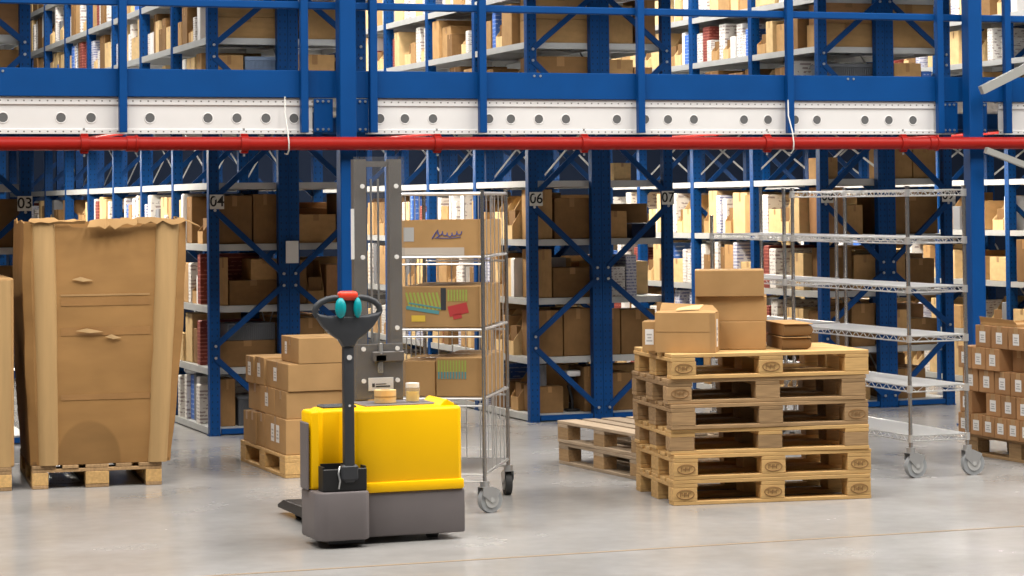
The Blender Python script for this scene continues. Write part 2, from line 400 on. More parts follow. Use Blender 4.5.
HIDDEN |= set('E03.7.0 E04.7.0 E05.0.0 E05.7.0 E05.7.1 E06.7.0 E07.7.0 E08.7.0 E09.7.0 A04.0.6 A04.2.6 A04.3.9 A04.3.12 A04.3.18 A04.3.23 A04.3.28 A04.3.30 A04.3.37 A04.3.44 A04.3.45 A04.3.46 A04.3.47 A04.3.49 A04.3.50 A04.3.52 A04.3.53 A04.5.4 A04.5.5 A04.5.6 A04.5.7 A04.5.9 A04.5.10 A04.5.11 A04.5.12 A04.5.13 A04.5.14 A04.5.15 A04.5.16 A04.5.17 A04.5.18 A04.5.19 A04.5.20 A04.5.21 A04.5.22 A04.5.23 A04.5.24 A04.5.25 A04.5.26 A04.5.27 A04.5.28 A04.5.29 A04.5.30 A04.5.31 A04.5.32 A04.5.33 A04.5.34 A04.5.35 A04.5.36 A04.5.37 A04.5.38 A04.5.39 A04.5.40 A04.5.41 A04.5.42 A04.5.43 A04.5.44 A04.5.45 A04.5.46 A04.5.47 A04.5.48 A04.6.7 A04.6.21 A04.6.22 A04.6.24 A04.6.31 A04.6.39 A04.6.45 A04.6.49 A04.6.50 A04.6.51 A04.6.52 A04.7.1 A04.7.2 A04.7.3 A04.7.4 A04.7.5 A04.7.6 A04.7.7 A04.7.8 A04.7.9 A04.7.10 A04.7.14 A04.7.15 A04.7.17 A04.7.22 A04.7.23 A04.7.29 A04.7.34 A04.7.43 A04.7.44 A04.7.45 A04.7.47 A04.8.1 A04.8.2 A04.8.3 A04.8.4 A04.8.5 A04.8.6 A04.8.7 A04.8.8 A04.8.9 A04.8.10 A04.8.11 A04.8.12 A04.8.13 A04.8.14 A04.8.15 A04.8.16 A04.8.17 A04.8.18 A04.8.19 A04.8.20 A04.8.21 A04.8.22 A04.8.23 A04.8.24 A04.8.25 A04.8.26 A04.8.27 A04.8.28 A04.8.29 A04.8.30 A04.8.31 A04.8.32 A04.8.33 A04.8.34 A04.8.35 A04.8.36 A04.8.37 A04.8.38 A04.8.39 A04.8.44 A04.8.45 A04.8.46 A04.8.47 A04.8.48 A04.8.49 A04.8.50 A06.0.7 A06.0.8 A06.0.9 A06.0.10 A06.0.11 A06.0.12 A06.0.13 A06.0.19 A06.0.20 A06.0.21 A06.1.20 A06.1.27 A06.2.12 A06.2.18 A06.2.19 A06.2.25 A06.2.26 A06.3.12 A06.3.16 A06.3.22 A06.3.27 A06.5.2 A06.5.5 A06.5.7 A06.5.8 A06.5.10 A06.5.11 A06.5.12 A06.5.13 A06.5.14 A06.5.15 A06.5.16 A06.5.17 A06.5.18 A06.5.19 A06.5.20 A06.6.5 A06.7.1 A06.7.2 A06.7.3 A06.7.4 A06.7.5 A06.7.6 A06.7.22 A06.7.24 A06.7.25 A06.8.1 A06.8.2 A06.8.3 A06.8.4 A06.8.5 A06.8.6 A06.8.7 A06.8.8 A06.8.9 A06.8.10 A06.8.11 A06.8.12 A06.8.13 A06.8.14 A06.8.15 A06.8.16 A06.8.17 A06.8.18 A06.8.19 A06.8.20 A06.8.21 A06.8.22 A06.8.23 A06.8.24 A06.8.25 A06.8.26 A06.8.27 A08.0.5 A08.0.7 A08.0.8 A08.0.9 A08.0.10 A08.0.11 A08.0.12 A08.0.15 A08.0.16 A08.0.17 A08.0.18 A08.0.19 A08.0.20 A08.0.25 A08.0.26 A08.1.6 A08.1.8 A08.1.9 A08.1.10 A08.1.11 A08.1.12 A08.1.14 A08.1.15 A08.1.27 A08.1.28 A08.2.20 A08.2.21 A08.2.23 A08.2.24 A08.3.15 A08.3.21 A08.3.22 A08.3.23 A08.3.25 A08.5.1 A08.5.8 A08.5.9 A08.5.11 A08.5.12 A08.5.13 A08.5.14 A08.5.15 A08.5.16 A08.5.17 A08.5.18 A08.5.19 A08.5.20 A08.5.21 A08.5.22 A08.6.20 A08.6.26 A08.6.27 A08.7.1 A08.7.2 A08.7.17 A08.7.18 A08.7.19 A08.7.20 A08.7.21 A08.7.22 A08.7.23 A08.7.24 A08.7.25 A08.8.1 A08.8.2 A08.8.3 A08.8.4 A08.8.5 A08.8.6 A08.8.7 A08.8.8 A08.8.9 A08.8.10 A08.8.11 A08.8.12 A08.8.13 A08.8.14 A08.8.15 A08.8.16 A08.8.17 A08.8.18 A08.8.19 A08.8.20 A08.8.21 A08.8.22 A08.8.23 A08.8.24 A08.8.25 A08.8.26 A08.8.27 A08.8.28 A08.8.29 A08.8.30 A08.8.31 A08.8.32 A10.0.1 A10.0.2 A10.0.3 A10.0.4 A10.0.5 A10.0.6 A10.0.7 A10.0.9 A10.0.15 A10.0.16 A10.0.17 A10.0.18 A10.0.19 A10.0.20 A10.0.21 A10.0.22 A10.1.1 A10.1.2 A10.1.3 A10.1.4 A10.1.19 A10.1.20 A10.2.1 A10.2.2 A10.2.3 A10.2.13 A10.2.15 A10.2.17 A10.3.1 A10.3.2 A10.3.3 A10.3.4 A10.3.10 A10.3.12 A10.3.13 A10.3.14 A10.3.15 A10.3.17 A10.3.18 A10.3.19 A10.3.20 A10.3.21 A10.3.22 A10.3.23 A10.3.24 A10.5.1 A10.5.2 A10.5.3 A10.5.6 A10.5.7 A10.5.8 A10.5.9 A10.5.10 A10.5.11 A10.5.12 A10.5.13 A10.5.14 A10.5.15 A10.5.16 A10.5.17 A10.5.18 A10.5.19 A10.5.20 A10.5.21 A10.6.1 A10.6.2 A10.6.3 A10.6.13 A10.6.14 A10.6.15 A10.6.16 A10.6.17 A10.6.18 A10.6.19 A10.6.20 A10.6.21 A10.7.1 A10.7.2 A10.7.3 A10.7.4 A10.7.5 A10.7.13 A10.7.14 A10.7.15 A10.7.16 A10.7.17 A10.7.18 A10.7.19 A10.7.20 A10.7.21 A10.7.22 A10.7.23 A10.7.24 B05.0.0 B05.0.1 B05.0.2 B05.0.3 B05.2.1 B05.2.2 B05.2.3 B05.3.2 B05.3.3 B05.5.1 B05.5.2 B05.5.3 B05.6.0 B05.6.1 B05.6.2 B05.6.3 B05.7.0 B05.7.1 B05.7.2 B05.7.3 B07.1.0 B07.1.1 B07.2.3 B07.3.1 B07.3.3 B07.5.0 B07.5.1 B07.5.2 B07.5.3 B07.6.0 B07.6.1 B07.6.2 B07.6.3 B07.7.0 B07.7.1 B07.7.2 B07.7.3 B09.0.2 B09.0.3 B09.1.1 B09.1.3 B09.2.3 B09.5.1 B09.5.2 B09.5.3 B09.6.0 B09.6.1 B09.6.2 B09.6.3 B09.7.0 B09.7.1 B09.7.2 B09.7.3'.split())
def goods(key, kind, label, group, loc, dims, s, rz=0.):
    if key in HIDDEN: return
    nm, me, _ = GM[kind]
    o = link(nm, side(me, s), None, loc, rz, dims)
    tag(o, label, {'cream_carton': 'box', 'carton': 'carton', 'open_bin': 'bin', 'product_box': 'box', 'paper_box': 'box', 'ribbed_crate': 'crate', 'tray': 'tray'}[nm], group)
    o['key'] = key
    return o

# goods seen through the rack ends: (run, level): [(u0, u1, height, kind, base offset), ...] with u from the left side of the run
ENDS = {
 ('03', 6): [(.02, .60, .24, 'rtan', 0)], ('03', 5): [(.02, .55, .36, 'brown', 0)], ('03', 3): [(.05, .58, .36, 'brown', 0)],
 ('03', 2): [(.05, .58, .33, 'brown', 0)], ('03', 7): [(.02, .6, .3, 'tan', 0)],
 ('04', 0): [(.10, .22, .36, 'brown', 0), (.24, .56, .22, 'crg', 0)], ('04', 1): [(.10, .54, .20, 'brown', 0), (.16, .54, .13, 'crg', .202)],
 ('04', 2): [(.09, .17, .37, 'tan', 0), (.18, .56, .19, 'brown', 0), (.35, .56, .16, 'tan', .192)],
 ('04', 3): [(.09, .36, .37, 'brown', 0), (.37, .56, .38, 'brown', 0)],
 ('04', 5): [(.08, .30, .34, 'tan', 0), (.31, .57, .33, 'crb', 0)], ('04', 6): [(.09, .57, .16, 'tan', 0), (.10, .56, .15, 'tan', .162)],
 ('04', 7): [(.09, .55, .3, 'tan', 0)],
 ('05', 0): [(.08, .5, .3, 'tan', 0)], ('05', 1): [(.08, .3, .36, 'brown', 0)], ('05', 2): [(.08, .16, .34, 'brown', 0), (.17, .3, .33, 'bint', 0), (.32, .5, .3, 'rtan', 0)],
 ('05', 3): [(.08, .40, .22, 'tan', 0), (.41, .56, .38, 'brown', 0)], ('05', 5): [(.08, .40, .35, 'tan', 0), (.41, .55, .3, 'brown', 0)],
 ('05', 6): [(.14, .56, .30, 'tan', 0)], ('05', 7): [(.08, .3, .25, 'rtan', 0), (.32, .5, .2, 'pw', 0)],
 ('06', 0): [(.09, .32, .21, 'brown', 0), (.50, .58, .36, 'brown', 0)], ('06', 1): [(.08, .32, .37, 'brown', 0), (.33, .58, .38, 'brown', 0)],
 ('06', 2): [(.09, .23, .39, 'tan', 0), (.24, .58, .24, 'brown', 0)], ('06', 3): [(.09, .24, .40, 'tan', 0), (.26, .56, .33, 'brown', 0)],
 ('06', 5): [(.09, .56, .36, 'brown', 0)], ('06', 6): [(.09, .57, .19, 'tan', 0), (.09, .57, .19, 'tan', .192)], ('06', 7): [(.09, .55, .3, 'tan', 0)],
 ('07', 0): [(.06, .3, .3, 'brown', 0)], ('07', 1): [(.06, .19, .37, 'brown', 0), (.20, .5, .36, 'brown', 0)], ('07', 2): [(.06, .24, .24, 'white', 0), (.25, .34, .33, 'lilac', 0)],
 ('07', 3): [(.06, .26, .22, 'tan', 0), (.30, .52, .12, 'nav', 0)], ('07', 4): [(.15, .3, .14, 'cream', 0)],
 ('07', 5): [(.08, .33, .34, 'tan', 0), (.34, .5, .28, 'rtan', 0)], ('07', 6): [(.12, .33, .31, 'tan', 0), (.37, .53, .36, 'rtan', 0)], ('07', 7): [(.2, .5, .25, 'lilac', 0)],
 ('08', 0): [(.08, .5, .25, 'tan', 0)], ('08', 1): [(.08, .3, .3, 'brown', 0), (.33, .55, .36, 'brown', 0)], ('08', 2): [(.12, .34, .36, 'brown', 0), (.36, .57, .3, 'tan', 0)],
 ('08', 3): [(.10, .28, .4, 'rtan', 0), (.30, .45, .25, 'tan', 0)], ('08', 4): [(.1, .22, .18, 'tan', 0)],
 ('08', 5): [(.12, .57, .33, 'crg', 0)], ('08', 6): [(.10, .57, .20, 'tan', 0), (.12, .57, .17, 'rtan', .202)], ('08', 7): [(.1, .5, .3, 'tan', 0)],
 ('09', 0): [(.06, .4, .25, 'brown', 0)], ('09', 1): [(.06, .24, .3, 'tan', 0), (.26, .52, .22, 'brown', 0)], ('09', 2): [(.06, .22, .30, 'tan', 0), (.24, .5, .26, 'brown', 0)],
 ('09', 3): [(.06, .54, .36, 'brown', 0)], ('09', 4): [(.05, .30, .3, 'tan', 0), (.31, .53, .28, 'tan', 0)],
 ('09', 5): [(.14, .40, .34, 'tan', 0), (.41, .50, .27, 'bprint', 0)], ('09', 6): [(.05, .53, .37, 'tan', 0)], ('09', 7): [(.06, .5, .3, 'rtan', 0)],
}
RN = {no: (X, s, nb) for no, X, s, nb in RUNS}
for (no, lv), cells in ENDS.items():
    X, s, nb = RN[no]
    for i, (u0, u1, h, kind, off) in enumerate(cells):
        if kind == 'bprint': kind = 'blue'
        w = u1 - u0; base = X if s > 0 else X - DEP
        # turned so that the carton's front faces the hall
        dim = (.30, w, h)
        loc = (base + (u0 + u1) / 2, YR + .10, ZL[lv] + .0012 + off)
        nm, me, txt = GM[kind]
        n_ = len(cells)
        pos = '' if n_ == 1 else (' lying on top,' if off else (' left one,' if i == 0 else (' right one,' if i == n_ - 1 or (i + 1 < n_ and cells[i + 1][4]) else ' middle one,')))
        lab = f'{txt},{pos} {LEVEL[lv]}, end of rack {NOW[no]}'
        key = f'E{no}.{lv}.{i}'
        if key in HIDDEN: continue
        o = link(nm, me, None, loc, PI / 2, dim); o['key'] = key
        tag(o, lab, {'cream_carton': 'box', 'carton': 'carton', 'open_bin': 'bin', 'product_box': 'box', 'paper_box': 'box', 'ribbed_crate': 'crate', 'tray': 'tray'}[nm], f'goods in the end of rack {NOW[no]}')

# goods along the aisle faces
MIXA = ['tan'] * 4 + ['cream'] * 6 + ['binc'] * 5 + ['bint'] * 2 + ['white'] * 6 + ['lilac'] * 1 + ['blue'] * 1 + ['pw'] * 2 + ['greyb'] * 1 + ['brown'] * 3 + ['maroon'] * 1
def fill(no, b0, b1, lv, seed, hm, fillp=.93):
    X, s, nb = RN[no]; rng = random.Random(seed); cnt = 0
    for n in range(b0, min(b1, nb)):
        y = YR + n * BAY + (.085 if n else .42); end = YR + (n + 1) * BAY - .012
        if n == 0 and (no, lv) not in ENDS: y = YR + .1
        while True:
            kind = rng.choice(MIXA)
            w = rng.choice({'white': (.07, .09, .12), 'lilac': (.08, .11), 'blue': (.08, .12), 'pw': (.07, .1), 'greyb': (.09, .13), 'maroon': (.1, .14),
                            'binc': (.11, .15, .18), 'bint': (.12, .17)}.get(kind, (.13, .18, .24, .29)))
            if y + w > end: break
            h = hm * rng.choice((.55, .68, .78, .86, .92, .97) if kind not in ('binc', 'bint') else (.8, .88, .94))
            d = rng.uniform(.38, .52); off = rng.uniform(.012, .05)
            gap = rng.uniform(.004, .012) if rng.random() < fillp else rng.uniform(.10, .24)
            cnt += 1
            nm, me, txt = GM[kind]
            lab = f'{txt}, {ORD[cnt]} along {LEVEL[lv]}, aisle face of rack {NOW[no]}'
            goods(f'A{no}.{lv}.{cnt}', kind, lab, f'goods on the aisle face of rack {NOW[no]}', (X + s * off, y + w / 2, ZL[lv] + .0012), (d, w, h), s)
            y += w + gap
for no, lo, b1 in (('04', 0, 1), ('06', 0, 4), ('08', 0, 4), ('10', 0, 5)):
    for lv in range(9):
        if no == '04' and lv == 3: b1_ = 8
        elif no == '04' and lv >= 5: b1_ = 8
        else: b1_ = b1
        if lv == 4: continue
        if no == '10' and lv == 8: continue
        hm = {3: .40, 2: .40, 1: .40, 0: .38, 5: .385, 6: .35, 7: .38, 8: .4}[lv]
        fill(no, 0, b1_, lv, 100 * int(no) + lv, hm, .93 if no != '10' else .35)
# deeper goods in the runs whose aisle face is turned away: a few cartons seen through the gaps
for no in ('05', '07', '09'):
    X, s, nb = RN[no]
    for lv in (0, 1, 2, 3, 5, 6, 7):
        rng = random.Random(77 * int(no) + lv)
        y = YR + .46
        for i in range(4):
            w = rng.uniform(.22, .42)
            if i == 2: y = YR + BAY + .09
            kind = rng.choice(('tan', 'brown', 'rtan', 'cream'))
            lab = f'{GM[kind][2]}, {ORD[i + 1]} behind the end goods, {LEVEL[lv]}, rack {NOW[no]}'
            goods(f'B{no}.{lv}.{i}', kind, lab, f'cartons deeper inside rack {NOW[no]}', (X + s * .03, y + w / 2, ZL[lv] + .0012), (.5, w, rng.uniform(.22, .36)), s)
            y += w + .02

# odd black stand on the lowest shelf of rack 06
t = thing('holder_stand', 'thin black stand with white top on the lowest shelf of rack zero-six', 'stand', (7.17, YR + .2, ZL[0] + .0012))
b = MB(); b.box((-.05, -.05, 0), (.05, .06, .02), bev=.004); b.tube([(0, 0, .02), (.0, 0, .1), (-.03, 0, .2), (.02, 0, .28)], .014, 8); b.build('stand', 'black', t, smooth=50)
MB().box((-.06, -.05, .28), (.06, .05, .33), bev=.012, seg=2).build('top_pad', 'paper', t, smooth=50)
t = thing('paper_roll', 'grey wrapping roll standing on a carton, lowest shelf of rack zero-six', 'roll', (6.90, YR + .22, ZL[0] + .2135))
b = MB(); b.cyl((0, 0, 0), (0, 0, .17), .055, 20); b.build('roll_body', 'greyb', t, smooth=40)
b = MB(); b.cyl((0, 0, .17), (0, 0, .173), .02, 14); b.build('core', 'edge', t)

# ------------------------------------------------------------------ mezzanine
struct(MB().box((-1.2, YB + .07, 4.10), (16, YR - .03, 4.145)).build('mezzanine_floor_or_shade', 'shelf'))  # unseen upper slab, added to shade the upper rack ends
struct(MB().box((-1.2, YB, 4.09), (16, YB + .06, 4.31), bev=.004).build('added_shade_beam', 'blue'))  # added beam out of view, keeps hall light off the upper rack ends
def hole_panel(x0, x1, holes, label):
    t = thing('perforated_beam', label, 'beam', (0, YB + .02, 0), kind='thing', group='white perforated beams under the mezzanine edge')
    b = MB(); z0, z1 = 2.244, 2.495
    b.box((x0, .012, z0 + .035), (x1, .016, z1 - .06))
    b.box((x0, 0, z1 - .05), (x1, .004, z1)); b.box((x0, 0, z0), (x1, .004, z0 + .03))
    b.poly([(x0, 0, z1 - .05), (x0, .012, z1 - .06), (x0, .016, z1 - .06), (x0, .004, z1 - .05)], (x1 - x0, 0, 0))
    b.poly([(x0, 0, z0 + .03), (x0, .012, z0 + .035), (x0, .016, z0 + .035), (x0, .004, z0 + .03)], (x1 - x0, 0, 0))
    b.box((x0, .004, z1 - .006), (x1, .07, z1)); b.box((x0, .004, z0), (x1, .07, z0 + .006))
    b.build('web', 'perfwhite', t)
    for hx in holes:
        h = MB(); c = 2.353
        h.cyl((hx, .0118, c), (hx, .0105, c), .034, 20, 0); h.tube([(hx + .036 * math.cos(a * PI / 10), .0115, c + .036 * math.sin(a * PI / 10)) for a in range(20)], .004, 6, 1, closed=True)
        h.build('hole', ['hole', 'white'], t)
hole_panel(-1.2, 4.535, [2.379, 2.768, 2.973, 3.379, 3.785, 3.991, 4.198, 4.401], 'white perforated beam with round holes, left of the first column')
hole_panel(4.94, 9.697, [5.031, 5.217, 5.428, 5.854, 6.023, 6.24, 6.451, 6.855, 7.08, 7.265, 7.476, 7.888, 8.088, 8.314, 8.5, 8.91, 9.117, 9.327], 'long white perforated beam with round holes between the two columns')
hole_panel(10.083, 16.0, [10.518, 10.711, 11.0], 'white perforated beam with round holes, right of the second column')
t = thing('edge_beam', 'deep blue edge beam running along the front of the mezzanine deck', 'beam', (0, YB, 0), kind='thing')
b = MB(); b.box((-1.2, 0, 2.497), (16, .06, 2.69), bev=.004); b.build('web', 'blue', t)
for x in (2.325, 2.374, 6.195, 6.243, 8.752, 8.8): MB().cyl((x, -.006, 2.666), (x, .0, 2.666), .009, 8).build('bolt', 'steel', t)
struct(MB().box((-1.2, YB + .07, 2.50), (16, YR - .03, 2.545)).build('mezzanine_floor_or_shade', 'shelf'))
AIS = [(2.82, 4.137), (5.41, 6.727), (8.0, 9.317), (10.59, 11.907)]
for x0, x1 in AIS:
    o = struct(MB().box((x0, YR - .02, 2.50), (x1, YR + 8 * BAY, 2.545)).build('mezzanine_floor_or_shade', 'shelf'))
# joists below the deck, across the aisles
JO = []
for i, (x0, x1) in enumerate(AIS):
    for k in ((2,), (1, 2), (2,), (0, 1, 2))[i]:
        y = YR + .75 + k * BAY
        j = MB(); j.box((x0 + .01, y, 2.36), (x1 - .01, y + .006, 2.495)); j.box((x0 + .01, y - .03, 2.36), (x1 - .01, y + .03, 2.366)); j.box((x0 + .01, y - .03, 2.489), (x1 - .01, y + .03, 2.495))
        nm = ('zero-three and zero-four', 'zero-five and zero-six', 'zero-seven and zero-eight', 'zero-nine and ten')[i]
        tag(j.build('deck_joist', 'blue'), f'blue deck joist, {ORD[k + 1]} one back over the aisle between racks {nm}', 'joist', 'joists carrying the mezzanine deck')

rl = thing('guard_railing', 'blue guard railing standing along the mezzanine edge', 'railing', (0, YB - .055, 0), kind='thing')
for x in (3.18, 4.459, 4.964, 5.784, 7.021, 8.242, 9.532, 10.132, 1.93):
    MB().box((x - .027, .0, 2.251), (x + .027, .05, 4.08), bev=.003).build('rail_post', 'blue', rl)
MB().box((-1.2, .051, 3.122), (16, .085, 3.176), bev=.008).build('handrail', 'blue', rl)
MB().box((-1.2, .051, 3.66), (16, .085, 3.714), bev=.008).build('handrail', 'blue', rl)
for x, lab in ((4.738, 'blue steel column behind the yellow stacker, holding up the mezzanine'), (9.765, 'blue steel column at the right beside the labelled cartons')):
    c = thing('mezzanine_column', lab, 'column', (x, YB - .18, 0), kind='thing', group='blue columns at the mezzanine edge')
    MB().box((-.06, 0, .012), (.06, .11, 4.4), bev=.006).build('shaft', 'blue', c)
    MB().box((-.13, -.008, 0), (.13, .15, .012)).build('base_plate', 'blue', c)
    for sx in (-1, 1):
        x0, x1 = sorted((sx * .062, sx * .20))
        p = MB().box((x0, .18, 2.256), (x1, .192, 2.491)).build('splice_plate', 'blue', c)
        for z in (2.276, 2.473):
            for k in range(3): MB().cyl((sx * (.095 + k * .04), .17, z), (sx * (.095 + k * .04), .18, z), .009, 8).build('bolt', 'steel', p)

PY = YB - .25
pp = thing('sprinkler_pipe', 'long red fire sprinkler pipe running under the white beams', 'pipe', (0, PY, 2.169))
MB().cyl((-1.2, 0, 0), (16, 0, 0), .046, 20).build('tube', 'red', pp, smooth=40)
for x in (2.875, 3.971, 5.364, 6.48, 7.94, 9.081):
    b = MB(); b.cyl((x - .026, 0, 0), (x + .026, 0, 0), .057, 20); b.box((x - .026, -.02, .05), (x + .026, .02, .068), bev=.006); b.box((x - .026, -.02, -.068), (x + .026, .02, -.05), bev=.006)
    b.build('clamp', 'red', pp, smooth=35)
    b = MB(); b.cyl((x, 0, -.088), (x, 0, -.07), .008, 8); b.cyl((x, 0, .088), (x, 0, .105), .008, 8); b.build('clamp_bolt', 'steel', pp)
for x in (3.199, 9.339):
    b = MB(); b.cyl((x - .04, 0, 0), (x + .04, 0, 0), .053, 20); b.cyl((x + .02, 0, 0), (x + .034, 0, 0), .06, 20); b.build('coupling', 'red', pp, smooth=35)
for x in (4.263, 8.12):
    tag(MB().tube([(x * 1.0105, YB - .075, 2.50), (x * 1.010, YB - .085, 2.38), (x + .004, PY - .055, 2.25), (x + .01, PY - .062, 2.17), (x + .012, PY - .052, 2.12), (x + .010, PY - .02, 2.095), (x + .004, PY + .03, 2.10)], .005, 6).build('cable', 'sign', smooth=60),
        'pale thin cable looped down over the red pipe near ' + ('the column behind the stacker' if x < 6 else 'the wire shelf trolleys'), 'cable')
# branch pipes in the aisles
for i, (x0, x1) in enumerate(AIS):
    xm = (x0 + x1) / 2 + .2
    b = MB(); b.cyl((xm, YR + .35, 2.33), (xm, YR + 6, 2.33), .018, 12)
    for k in range(3): b.cyl((xm - .001 + .02 * 0, YR + 1 + k * 2, 2.33), (xm, YR + 1.05 + k * 2, 2.33), .024, 12)
    tag(b.build('branch_pipe', 'red', smooth=40), 'thin red sprinkler branch pipe over the aisle left of rack ' + ('zero-four', 'zero-six', 'zero-eight', 'ten')[i], 'pipe', 'sprinkler branch pipes in the aisles')

tag(MB().bar((9.709, YB - .345, 2.569), (11.2, YB - .345, 3.227), .065, .05, (0, 1, 0)).build('stair_rail', 'alu'), 'pale metal bar slanting up in front of the right column', 'bar')
tag(MB().bar((9.74, YB - .345, 2.114), (11.2, YB - .345, 1.618), .045, .04, (0, 1, 0)).build('stair_rail', 'alu'), 'pale metal bar slanting down to the right under the red pipe', 'bar')

# ------------------------------------------------------------------ pallets
def stamp(parent, x, y, z, s=1.):
    b = MB()
    pts = [(x + .052 * s * math.cos(a * PI / 12), y, z + .026 * s * math.sin(a * PI / 12)) for a in range(24)]
    b.tube(pts, .0028, 4, closed=True)
    for k in (-1, 0, 1):
        b.box((x + k * .024 - .008, y - .002, z - .012), (x + k * .024 - .004, y + .001, z + .012)); b.box((x + k * .024 - .004, y - .002, z + .007), (x + k * .024 + .008, y + .001, z + .011))
    b.box((x - .02, y - .002, z - .003), (x + .02, y + .001, z + .001))
    return b.build('stamp', 'burn', parent)
PC = {}
def pallet(label, loc, rz, wood, group=None, stamps=(), blocks=None, seed=0, name='wooden_pallet'):
    """1.2 (x) by 0.8 (y) four-way pallet, origin under its centre"""
    t = thing(name, label, 'pallet', loc, rz, group)
    rng = random.Random(seed); bw = blocks or wood
    def bd(n, a, c, m):
        j = rng.uniform(-.003, .003)
        a = (a[0] + j, a[1] + .0005, a[2] + .0004); c = (c[0] + j, c[1] - .0005, c[2] - .0004)
        return MB().box(a, c, bev=.0025).build(n, m, t)
    for y, w in ((-.4, .1), (-.0725, .145), (.3, .1)): bd('bottom_board', (-.6, y, 0), (.6, y + w, .022), wood)
    for x in (-.6, -.0725, .455):
        for y, w in ((-.4, .1), (-.0725, .145), (.3, .1)):
            o = bd('block', (x, y, .022), (x + .145, y + w, .1), bw)
            if y < -.3 and (x in stamps): stamp(o, x + .0725, y - .001, .061)
        bd('stringer_board', (x, -.4, .1), (x + .145, .4, .122), wood)
    for y, w in ((-.4, .145), (-.215, .1), (-.0725, .145), (.115, .1), (.255, .145)): bd('top_board', (-.6, y, .122), (.6, y + w, .144), wood)
    return t
RZ = math.radians(-7.5)
def corner_center(x, y, rz, L=1.2, W=.8):
    c, s = math.cos(rz), math.sin(rz); return (x + c * L / 2 - s * W / 2, y + s * L / 2 + c * W / 2)
cx, cy = corner_center(5.632, 12.80, RZ)
desc = ['bottom pallet of the tall stack, pale pine with burnt block stamps', 'second pallet from the floor in the tall stack, pale stamped blocks',
        'third pallet from the floor in the tall stack', 'fourth pallet from the floor in the tall stack', 'fifth pallet from the floor in the tall stack, grey worn boards',
        'top pallet of the tall stack, pale boards carrying the loose cartons']
wd = ['pine', 'pine', 'pine', 'worn', 'worn', 'pine']; bl = ['pine', 'pine', 'worn', 'worn', 'worn', 'pine']
jit = [(0, 0, 0), (.004, .002, .3), (-.006, .004, -.5), (-.012, .0, .6), (-.02, .006, -.4), (-.006, -.004, .2)]
for i in range(6):
    pallet(desc[i], (cx + jit[i][0], cy + jit[i][1], i * .1445), RZ + math.radians(jit[i][2]), wd[i], 'wooden pallets in the tall stack', [(-.6, -.0725, .455), (-.6, -.0725, .455), (), (.455,), (-.6,), (-.6, -.0725)][i], bl[i], i)
TOP = 6 * .1445
cx2, cy2 = 5.90, 14.62
for i in range(2):
    pallet(['lower grey weathered pallet of the short stack by rack zero-six', 'upper grey weathered pallet of the short stack by rack zero-six'][i],
           (cx2 + .4, cy2 + .02 + .1 * 0, i * .1445), math.radians(90 + 4 + i), 'grpine', 'weathered pallets in the short stack', (), 'worn', 20 + i)

# ------------------------------------------------------------------ cartons with parts
def carton(label, loc, rz, d, m='tan', group=None, tape='tapel', labels=(), open_top=False, seam=True, handle=False, name='carton'):
    """d = (width x, depth y, height), origin under the centre; labels: (face, u, z, w, h) with face 'f' (-y), 'l' (-x) or 'r' (+x)"""
    t = thing(name, label, 'carton', loc, rz, group)
    x, y, z = d[0] / 2, d[1] / 2, d[2]
    b = MB()
    if not open_top:
        b.box((-x, -y, 0), (x, y, z), bev=.004, seg=2)
        b.build('body', [m], t)
        if seam:
            b = MB(); b.box((-.001, -y + .004, z - .0015), (.001, y - .004, z + .0004)); b.build('flap_seam', 'brown', t)
        b = MB(); b.box((-x - .0006, -.025, z + .0002), (x + .0006, .025, z + .0009)); b.box((-x - .0009, -.025, z - .055), (-x - .0002, .025, z + .0009)); b.box((x + .0002, -.025, z - .055), (x + .0009, .025, z + .0009)); b.build('tape_strip', tape, t)
    else:
        q = .005
        b.box((-x, -y, 0), (x, -y + q, z)); b.box((-x, y - q, 0), (x, y, z)); b.box((-x, -y + q, 0), (-x + q, y - q, z)); b.box((x - q, -y + q, 0), (x, y - q, z)); b.box((-x + q, -y + q, 0), (x - q, y - q, q))
        b.build('body', [m], t)
    for f, u, lz, w, h in labels:
        b = MB()
        if f == 'f': b.box((u - w / 2, -y - .0012, lz), (u + w / 2, -y - .0002, lz + h))
        elif f == 'l': b.box((-x - .0012, u - w / 2, lz), (-x - .0002, u + w / 2, lz + h))
        else: b.box((x + .0002, u - w / 2, lz), (x + .0012, u + w / 2, lz + h))
        lo = b.build('label_sticker', 'paper', t); k = MB()
        for r in range(3):
            ww = w * (.7, .45, .6)[r] / 2; zz = lz + h * (.25 + .2 * r); e = h * .05
            if f == 'f': k.box((u - ww, -y - .0018, zz - e), (u + ww, -y - .0013, zz + e))
            elif f == 'l': k.box((-x - .0018, u - ww, zz - e), (-x - .0013, u + ww, zz + e))
            else: k.box((x + .0013, u - ww, zz - e), (x + .0018, u + ww, zz + e))
        k.build('print_lines', 'greyink', lo)
    return t

# on the tall stack
S = lambda u, v: (cx + math.cos(RZ) * u - math.sin(RZ) * v, cy + math.sin(RZ) * u + math.cos(RZ) * v)
def onstack(u, v, z): x, y = S(u, v); return (x, y, TOP + .001 + z)
ST = 'loose cartons on the tall pallet stack'
RC = math.radians(-25)
carton('tan carton at the bottom of the three stacked on the tall pallet stack', (6.20, 13.16, TOP + .001), RC + .02, (.36, .36, .165), 'tan', ST)
carton('tan carton in the middle of the three stacked on the tall pallet stack', (6.19, 13.18, TOP + .167), RC - .02, (.42, .36, .145), 'tan', ST)
carton('topmost tan carton of the three stacked on the tall pallet stack', (6.17, 13.16, TOP + .313), RC, (.405, .36, .155), 'tan', ST)
RO = math.radians(-33)
t = carton('open tan carton with a torn flap at the front left of the tall stack', (5.80, 12.955, TOP + .001), RO, (.35, .17, .225), 'tan', ST, labels=(('r', 0, .03, .05, .16),), open_top=True)
